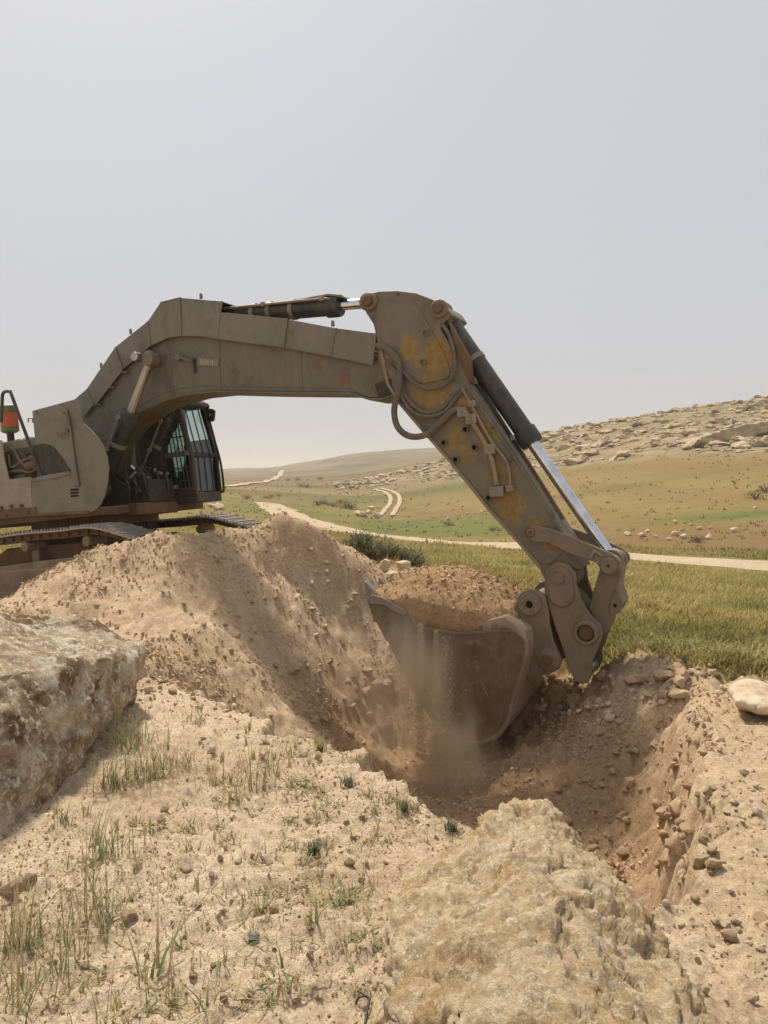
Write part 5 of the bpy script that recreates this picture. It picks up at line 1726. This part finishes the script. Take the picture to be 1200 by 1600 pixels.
# black hooked strip of metal at the foot of the front boulder
sp_ = on_ground(574, 1572)
RBk = bpy.data.objects.new('metal_hook', None)
COL.objects.link(RBk)
RBk.location = sp_
tag(RBk, 'black bent metal strip with a hooked end beside the foreground boulder', 'scrap metal')
M['scrap'] = simple('black_metal', (0.035, 0.035, 0.04), .35, .3)
RBk.scale = (.62, .62, .62)
tube('strip', [(-.012, -.22, .03), (.0, -.10, .035), (.012, -.005, .04)], .007, M['scrap'], RBk, 8, 3)
tube('hook', [(.012, -.005, .04), (-.012, .008, .046), (-.04, .004, .044), (-.055, -.008, .03), (-.058, -.02, .018)], .006, M['scrap'], RBk, 8, 4)
tube('prong', [(.0, .01, .045), (-.03, .022, .052), (-.05, .034, .058)], .006, M['rusty'], RBk, 8, 3)

# ================================================================== PLANTS
def blades(n_seg, base, hgt, wid, lean, az, col0, col1, rng, curl=.6):
    """arrays of blade strips: returns V, F, C"""
    n = len(base)
    t = np.linspace(0, 1, n_seg + 1)
    side = np.stack([np.cos(az + math.pi / 2), np.sin(az + math.pi / 2), 0 * az], 1)
    fw = np.stack([np.cos(az), np.sin(az), 0 * az], 1)
    V, C = [], []
    for k, tk in enumerate(t):
        c = base + fw * (lean * hgt * tk ** (1 + curl))[:, None] + np.array([0, 0, 1]) * (hgt * tk * (1 - .35 * lean * tk))[:, None]
        w = wid * (1 - tk) ** .8
        col = col0 * (1 - tk) + col1 * tk
        if k < n_seg:
            V += [c - side * w[:, None], c + side * w[:, None]]; C += [col, col]
        else:
            V += [c]; C += [col]
    V = np.stack(V, 1); C = np.stack(C, 1)
    m = V.shape[1]
    F = []
    for k in range(n_seg - 1):
        F += [[2 * k, 2 * k + 1, 2 * k + 3], [2 * k, 2 * k + 3, 2 * k + 2]]
    F += [[2 * n_seg - 2, 2 * n_seg - 1, 2 * n_seg]]
    F = np.array(F)[None] + m * np.arange(n)[:, None, None]
    return V.reshape(-1, 3), F.reshape(-1, 3), C.reshape(-1, 3)


def plant_obj(name, V, F, C):
    me = np_mesh(name, V, F)
    set_col(me, C)
    me.materials.append(M['leaf'])
    return link(name, me)


# field of ripening grass
rng = np.random.default_rng(3)
n = 150000
az = np.radians(rng.uniform(-32, 33, n))
r = 8.2 * np.exp(rng.random(n) ** 1.1 * math.log(46 / 8.2))
x, y = r * np.sin(az), r * np.cos(az)
g_ = grass_mask(x, y)
u = x / y
road_r = np.interp(u, [-.2, -.08, 0, .083, .208, .333, .5, .63], [75, 60, 51, 49.5, 41.5, 34.5, 31.5, 29])
k_ = (rng.random(n) < g_ ** 2) & ((y - road_r < -3.6 - .4 * rng.random(n)) | (y - road_r > 2.0 + .3 * rng.random(n))) & ((y < road_r) | (y < road_r + 6.0))
# nothing grows where the machine stands
k_ &= ~((x < -1.5) & (y < 17.2))
x, y, r, u = x[k_], y[k_], r[k_], u[k_]
n = len(x)
z = ground(x, y)
p = np.stack([x, y, 0 * x], 1)
t = np.clip(.22 + .8 * fbm(p / 3.2, 3) + .25 * rng.normal(size=n) + .35 * sstep(13, 10, y) * sstep(3.4, 4.2, x), 0, 1)
beyond = y > np.interp(u, [-.2, -.08, 0, .083, .208, .333, .5, .63], [75, 60, 51, 49.5, 41.5, 34.5, 31.5, 29])
t = np.where(beyond, np.clip(t + .35, 0, 1), t)
gold, green = np.array([.47, .365, .145]), np.array([.18, .19, .05])
c0 = lerp3(np.tile(gold * .8, (n, 1)), green[None] * .8, t)
c1 = lerp3(np.tile(gold * 1.15, (n, 1)), green[None] * 1.25, np.clip(t * 1.1 - .1, 0, 1))
v = rng.uniform(.75, 1.25, (n, 1))
V, F, C = blades(2, np.stack([x, y, z - .02], 1), (.13 + .20 * rng.random(n)) * (.7 + .5 * t) * np.where(r < 11, .8, 1), .0035 + .00055 * r, (.3 + .9 * rng.random(n)), rng.uniform(0, 6.28, n), c0 * v, c1 * v, rng)
tag(plant_obj('field_grass', V, F, C), 'dense golden and green ripening grass of the field', 'grass', kind='stuff')
# sparse pale straw lying at the field edge
n = 700
x = rng.uniform(3.0, 6.5, n); y = np.interp(x, RIM[:, 0], RIM[:, 1]) + rng.uniform(-.1, 2.6, n)
z = ground(x, y)
col = np.tile([.55, .46, .25], (n, 1)) * rng.uniform(.7, 1.1, (n, 1))
V, F, C = blades(3, np.stack([x, y, z], 1), .16 + .2 * rng.random(n), np.full(n, .006), 1.0 + .9 * rng.random(n), rng.uniform(0, 6.28, n), col, col, rng)
tag(plant_obj('straw', V, F, C), 'pale dry straw lying along the edge of the field', 'straw', kind='stuff')


def tuft(seed, nb, hgt, spread, lean, green_frac=.6, ears=0, wid=.004):
    rng = np.random.default_rng(seed)
    b_ = np.stack([rng.normal(0, spread, nb), rng.normal(0, spread, nb), np.full(nb, -.01)], 1)
    t = (rng.random(nb) < green_frac).astype(float)
    g1, g2, d1 = np.array([.14, .165, .07]), np.array([.23, .245, .11]), np.array([.46, .35, .18])
    c0 = lerp3(np.tile(d1 * .8, (nb, 1)), g1[None] * 1.2, t)
    c1 = lerp3(np.tile(d1, (nb, 1)), g2[None], t)
    h = hgt * .95 * rng.uniform(.25, 1.1, nb)
    V, F, C = blades(4, b_, h, wid * rng.uniform(.7, 1.3, nb), lean * rng.uniform(.1, 2.6, nb) ** 1.2, rng.uniform(0, 6.28, nb), c0, c1, rng)
    if ears:
        e = rng.choice(nb, ears)
        tips = V.reshape(nb, -1, 3)[e, -1]
        m = 7
        bb = np.repeat(tips, m, 0) + rng.normal(0, .006, (ears * m, 3)) - np.array([0, 0, .03])
        cc = np.tile([.40, .36, .18], (ears * m, 1))
        V2, F2, C2 = blades(2, bb, np.full(ears * m, .075), np.full(ears * m, .004), rng.uniform(.1, .5, ears * m), rng.uniform(0, 6.28, ears * m), cc, cc, rng)
        F = np.concatenate([F, F2 + len(V)]); V = np.concatenate([V, V2]); C = np.concatenate([C, C2])
    return V, F, C


def tuft_mesh(name, *a, **k):
    V, F, C = tuft(*a, **k)
    me = np_mesh(name, V, F)
    set_col(me, C)
    me.materials.append(M['leaf'])
    return me


TUFTS = [(150, 1430, .42, 26, 'tall green grass tuft left of the white-topped stone'), (165, 1340, .36, 22, 'upright grass tuft in front of the left boulder'), (228, 1530, .30, 9, 'spiky few-bladed grass plant in the left foreground'), (40, 1560, .40, 34, 'thick green grass tuft in the bottom left corner'),
         (30, 1480, .36, 30, 'sprawling grass tuft at the left edge under the boulder'), (185, 1600, .30, 6, 'two-bladed green grass plant at the bottom edge'), (395, 1235, .42, 20, 'tall wispy grass at the ledge, left of the centre'), (358, 1258, .36, 14, 'thin dry grass left of the tall ledge grass'), (420, 1210, .34, 12, 'seeding grass right of the tall ledge grass'),
         (455, 1180, .34, 14, 'upright seeding grass on the very lip of the ledge'), (330, 1225, .24, 10, 'short green grass clump behind the thin dry grass'), (205, 1165, .34, 46, 'dense grass growing in the shadow of the left boulder'), (240, 1215, .36, 44, 'matted grass bent over beside the left boulder'), (180, 1225, .30, 30, 'grass clump tucked under the left boulder'),
         (305, 1130, .20, 22, 'low green grass at the foot of the mound'), (285, 1195, .18, 20, 'dark green grass clump on the ledge near the boulder'), (487, 1440, .22, 6, 'single fan of broad dark green blades in mid foreground'), (110, 1500, .30, 18, 'grass leaning over the clods at the left'), (580, 1395, .30, 4, 'dry arching grass stem near the foreground boulder'),
         (255, 1560, .22, 8, 'dry grass right of the spiky plant'), (100, 1290, .22, 10, 'few stems growing against the base of the left boulder')]
for i_, (px, py, h_, nb, lab) in enumerate(TUFTS):
    p = on_ground(px, py)
    broad = 'broad' in lab or 'few-bladed' in lab
    o = link('grass_tuft', tuft_mesh('grass_tuft', 400 + i_, nb if broad else int(nb * (2.6 if 'boulder' in lab and 'left' in lab else 1.7)), h_, .018 + .0022 * nb ** .9, .5 if not broad else .6, .2 if 'dry' in lab else (.5 if 'seed' in lab or 'wispy' in lab else .62), ears=(4 if 'seed' in lab or 'tall' in lab else 1), wid=.0055 if broad else .0027))
    o.location = p
    o.rotation_euler = (0, 0, i_ * 1.7)
    tag(o, lab, 'grass')

# low weeds, alike
WV = [tuft_mesh('weed', 600 + i_, 16, .085, .022, 1.0, .35, wid=.0035) for i_ in range(5)] + [tuft_mesh('weed', 650 + i_, 26, .06, .03, 1.4, .5, wid=.004) for i_ in range(3)]
rw = random.Random(9)
for zone, n_, bx in [('near the lip of the ledge', 34, (480, 1180, 720, 1330)), ('in the middle of the foreground', 26, (380, 1330, 600, 1480)), ('on the ledge below the tall grass', 22, (280, 1200, 480, 1330)), ('at the bottom of the picture', 18, (120, 1480, 560, 1590)), ('on the left between boulder and tufts', 12, (100, 1280, 280, 1460))]:
    for p in on_ground_many([rw.uniform(bx[0], bx[2]) for _ in range(n_)], [rw.uniform(bx[1], bx[3]) for _ in range(n_)]):
        if plat_sd(p[:1], p[1:2])[0] < .08: continue
        o = link('weed', rw.choice(WV))
        o.location = p
        o.scale = (rw.uniform(.5, 1.3),) * 3
        o.rotation_euler = (0, 0, rw.uniform(0, 6.28))
        tag(o, 'small wispy half-dry weed ' + zone, 'weed', 'weeds ' + zone)
# grey-green sprigs near the ledge
for px, py, s_, lab in [(545, 1232, 1.6, 'round grey-green weed on the ledge'), (500, 1175, 1.9, 'yellow-tipped green weed at the lip of the ledge'), (632, 1275, 1.5, 'dark grey-green weed near the lip of the ledge'), (705, 1300, 1.3, 'green weed on the ledge close to the front boulder'), (490, 1335, 1.4, 'grey sprig in the middle of the foreground')]:
    p = on_ground(px, py)
    rng = np.random.default_rng(int(px))
    nb = 60
    V, F, C = blades(2, rng.normal(0, .012, (nb, 3)) * np.array([1, 1, 0]), .06 * s_ * rng.uniform(.5, 1, nb), np.full(nb, .004), rng.uniform(.2, 1.3, nb), rng.uniform(0, 6.28, nb), np.tile([.15, .16, .09], (nb, 1)), np.tile([.24, .25, .14] if 'yellow' not in lab else [.45, .40, .12], (nb, 1)), rng)
    o = plant_obj('weed', V, F, C)
    o.location = p
    tag(o, lab, 'weed')
# dead litter
x, y, r, rng = ground_pts(12000, 15, 1.8, 7.5, -30, 12)
sdv = plat_sd(x, y)
dens = np.clip(.25 + 1.1 * fbm(np.stack([x, y, 0 * x], 1) * 1.1 + 11, 3), 0, 1)
k_ = (sdv > .05) & (rng.random(len(x)) < dens)
x, y = x[k_], y[k_]
n = len(x)
base = np.stack([x, y, ground(x, y)], 1)
col = np.tile([.36, .28, .15], (n, 1)) * rng.uniform(.5, 1.2, (n, 1))
V, F, C = blades(3, base, .02 + .075 * rng.random(n) ** 2.5, np.full(n, .0019), .5 + 1.4 * rng.random(n), rng.uniform(0, 6.28, n), col, col, rng)
tag(plant_obj('dry_litter', V, F, C), 'dry stalks and stubble scattered over the foreground soil', 'litter', kind='stuff')


def shrub(name, p, w, h, nleaf, seed, cols, label, group=None):
    rng = np.random.default_rng(seed)
    root = bpy.data.objects.new(name, None)
    COL.objects.link(root)
    root.location = p
    d = rng.normal(size=(nleaf, 3)); d[:, 2] = np.abs(d[:, 2]); d /= np.linalg.norm(d, axis=1)[:, None]
    lump = 1 + .45 * fbm(d * 1.8 + seed, 3)
    rad = rng.random(nleaf) ** .45
    b_ = d * (rad * lump)[:, None] * np.array([w, w * .8, h])
    t = np.clip(.5 + .5 * rng.normal(size=nleaf) * .6 + .25 * (fbm(d * 3 + seed * 2, 2)), 0, 1)
    c_ = lerp3(np.tile(cols[0], (nleaf, 1)), np.array(cols[1])[None], t)
    s_ = max(.05, w * .16)
    V, F, C = blades(2, b_, s_ * rng.uniform(.6, 1.4, nleaf), np.full(nleaf, s_ * .17), rng.uniform(.2, 1.4, nleaf), np.arctan2(d[:, 1], d[:, 0]) + rng.normal(0, .7, nleaf), c_ * .8, c_ * 1.1, rng)
    o = plant_obj('crown', V, F, C)
    o.parent = root
    for k_ in range(5):
        a_ = k_ * 1.25 + seed
        tube('stem', [(0, 0, -.05), (.3 * w * math.cos(a_), .3 * w * math.sin(a_), h * .4), (.7 * w * math.cos(a_), .6 * w * math.sin(a_), h * .8)], max(.008, w * .025), M['rusty'], root, 6, 3)
    return tag(root, label, 'shrub', group)


GG = ((.085, .10, .055), (.20, .21, .125))
for px, py, D, w, h, lab in [(566, 858, 14.6, .34, .34, 'grey-green shrub on the field edge nearest the mound'), (606, 866, 14.8, .34, .30, 'low grey-green shrub between two others behind the bucket'), (640, 862, 14.9, .40, .36, 'roundest grey-green shrub, above the bucket teeth'), (578, 868, 14.4, .25, .25, 'brownish half-dry shrub beside the mound'), (540, 850, 15.4, .3, .3, 'small green shrub behind the mound shoulder')]:
    q = at(px, py, D)
    shrub('shrub', (q[0], q[1], gz(q[0], q[1])), w, h, 1100, int(px), GG if 'brown' not in lab else ((.2, .14, .07), (.3, .22, .12)), lab)
DG = ((.05, .055, .03), (.11, .105, .055))
for px, py, s_ in [(497, 790, 1.1), (505, 788, .9), (512, 790, .8), (522, 792, 1.0), (540, 794, 1.4), (532, 786, .8), (548, 796, 1.1), (480, 762, 1.5), (470, 760, 1.2), (386, 780, .9), (425, 777, .7), (436, 776, .7), (415, 779, .6), (450, 748, 1.4), (465, 747, 1.5), (500, 745, 1.6), (527, 764, .9), (770, 830, .5), (800, 834, .5), (1090, 848, .55), (1180, 780, .9), (1196, 770, 1.0), (700, 822, .6)]:
    p = on_ground(px, py, 30)
    shrub('bush', p, s_, s_ * .8, 260, int(px), DG, 'small dark bush out on the dry slopes', 'dark bushes on the far slopes')
rng = np.random.default_rng(44)
for i_ in range(34):
    u = rng.uniform(.05, .52)
    lo, hi = np.interp(u, RB_U, RB_LO), np.interp(u, RB_U, RB_HI)
    r_ = rng.uniform(lo + 5, hi + 2)
    a_ = math.atan(u)
    x_, y_ = r_ * math.sin(a_), r_ * math.cos(a_)
    s_ = rng.uniform(.7, 1.5)
    shrub('bush', (x_, y_, gz(x_, y_)), s_, s_ * .7, 200, i_ + 5, DG, 'dark bush among the outcrop rocks', 'dark bushes in the outcrop')

# dry scrub and grass clumps dotted over the slopes
rng = np.random.default_rng(91)
n = 4000
u = rng.uniform(-.55, .62, n)
r = np.exp(rng.uniform(math.log(42), math.log(320), n))
a_ = np.arctan(u)
x, y = r * np.sin(a_), r * np.cos(a_)
dn = fbm(np.stack([x / 9, y / 9, 0 * x], 1), 3)
k_ = rng.random(n) < np.clip(.35 + .8 * dn, .03, 1)
x, y, r = x[k_], y[k_], r[k_]
n = len(x)
z = ground(x, y, False)
t = rng.random(n)
col = lerp3(np.tile([.30, .22, .09], (n, 1)), np.array([[.19, .165, .065]]), (t > .62).astype(float)) * rng.uniform(.7, 1.3, (n, 1))
m = 4
base = np.repeat(np.stack([x, y, z - .02], 1), m, 0) + rng.normal(0, .10, (n * m, 3)) * np.array([1, 1, 0])
cc = np.repeat(col, m, 0)
rr_ = np.repeat(r, m)
V, F, C = blades(2, base, (.10 + .22 * rng.random(n * m)) * (1 + rr_ / 260), .02 + .0006 * rr_, .4 + .7 * rng.random(n * m), rng.uniform(0, 6.28, n * m), cc * .8, cc * 1.1, rng)
tag(plant_obj('dry_scrub', V, F, C), 'low dry scrub and grass clumps dotted over the far slopes', 'scrub', kind='stuff')

# ================================================================== AIR: falling soil, dust and haze
rng = np.random.default_rng(70)
P, S = [], []
for (px, wpx, n_, y0, y1) in [(657, 4.0, 5200, 975, 1190), (681, 4.2, 4600, 985, 1200), (697, 9, 900, 995, 1170), (638, 8, 300, 980, 1190), (668, 14, 700, 1090, 1230), (730, 25, 150, 1160, 1240)]:
    for k_ in range(n_):
        t = rng.random()
        q = EXM @ Vector(m3(px + rng.normal(0, wpx * (.5 + t)), y0 + (y1 - y0) * t, -BW - .06 - .10 * rng.random()))
        P.append(q[:]); S.append(.004 + .011 * rng.random() ** 3)
gravel('falling_soil', np.array(P), np.array(S), 71, M['crumb'], 'streams of soil falling from the side of the bucket')


def volume(name, loc, scale, density, color, label, nscale=2.0, seed=0.0):
    bm = bmesh.new()
    bmesh.ops.create_icosphere(bm, subdivisions=3, radius=1)
    me = bm_mesh(bm, name, 0)
    m = bpy.data.materials.new(name)
    m.use_nodes = True
    nt = m.node_tree
    nt.nodes.clear()
    out = nd(nt, 'OutputMaterial')
    pv = nd(nt, 'VolumePrincipled')
    pv.inputs['Color'].default_value = (*color, 1)
    pv.inputs['Anisotropy'].default_value = 0.25
    tc = nd(nt, 'TexCoord')
    ln = nd(nt, 'VectorMath', operation='LENGTH')
    nt.links.new(tc.outputs['Object'], ln.inputs[0])
    fall = nd(nt, 'MapRange', interpolation_type='SMOOTHSTEP')
    fall.inputs[1].default_value, fall.inputs[2].default_value = .2, 1.0
    fall.inputs[3].default_value, fall.inputs[4].default_value = 1, 0
    nt.links.new(ln.outputs['Value'], fall.inputs[0])
    mp_ = nd(nt, 'Mapping')
    mp_.inputs['Location'].default_value = (seed, 0, 0)
    mp_.inputs['Scale'].default_value = (1.6, 1.2, .7)
    nt.links.new(tc.outputs['Object'], mp_.inputs[0])
    f = noise(nt, mp_.outputs[0], nscale, 3, .55)
    f = ramp(nt, f, [(.38, 0), (.72, 1)])
    nt.links.new(mth(nt, 'MULTIPLY', mth(nt, 'MULTIPLY', f, fall.outputs[0]), density), pv.inputs['Density'])
    nt.links.new(pv.outputs[0], out.inputs['Volume'])
    o = link(name, me, m)
    o.location = loc
    o.scale = scale
    return tag(o, label, 'dust', kind='stuff')


volume('dust_cloud', at(625, 1085, 9.5), (1.0, .6, 1.35), 4.6, (.975, .83, .63), 'brown dust drifting in the pit below the bucket')
volume('dust_cloud', at(705, 1190, 9.2), (.7, .5, .95), 4.0, (.975, .83, .63), 'dust plume under the heel of the bucket', 2.4, 5.0)

hz = bpy.data.materials.new('haze')
hz.use_nodes = True
nt = hz.node_tree
nt.nodes.clear()
out = nd(nt, 'OutputMaterial')
pv = nd(nt, 'VolumePrincipled', Density=0.00042)
pv.inputs['Color'].default_value = (.94, .91, .87, 1)
nt.links.new(pv.outputs[0], out.inputs['Volume'])
bm = bmesh.new()
bmesh.ops.create_cube(bm, size=1, matrix=Matrix.Translation((0, 0, 10)) @ Matrix.Diagonal((14000, 14000, 150, 1)))
hme = bm_mesh(bm, 'haze', 0)
tag(link('haze', hme, hz), 'pale dusty haze in the air over the valley', 'haze', kind='stuff')
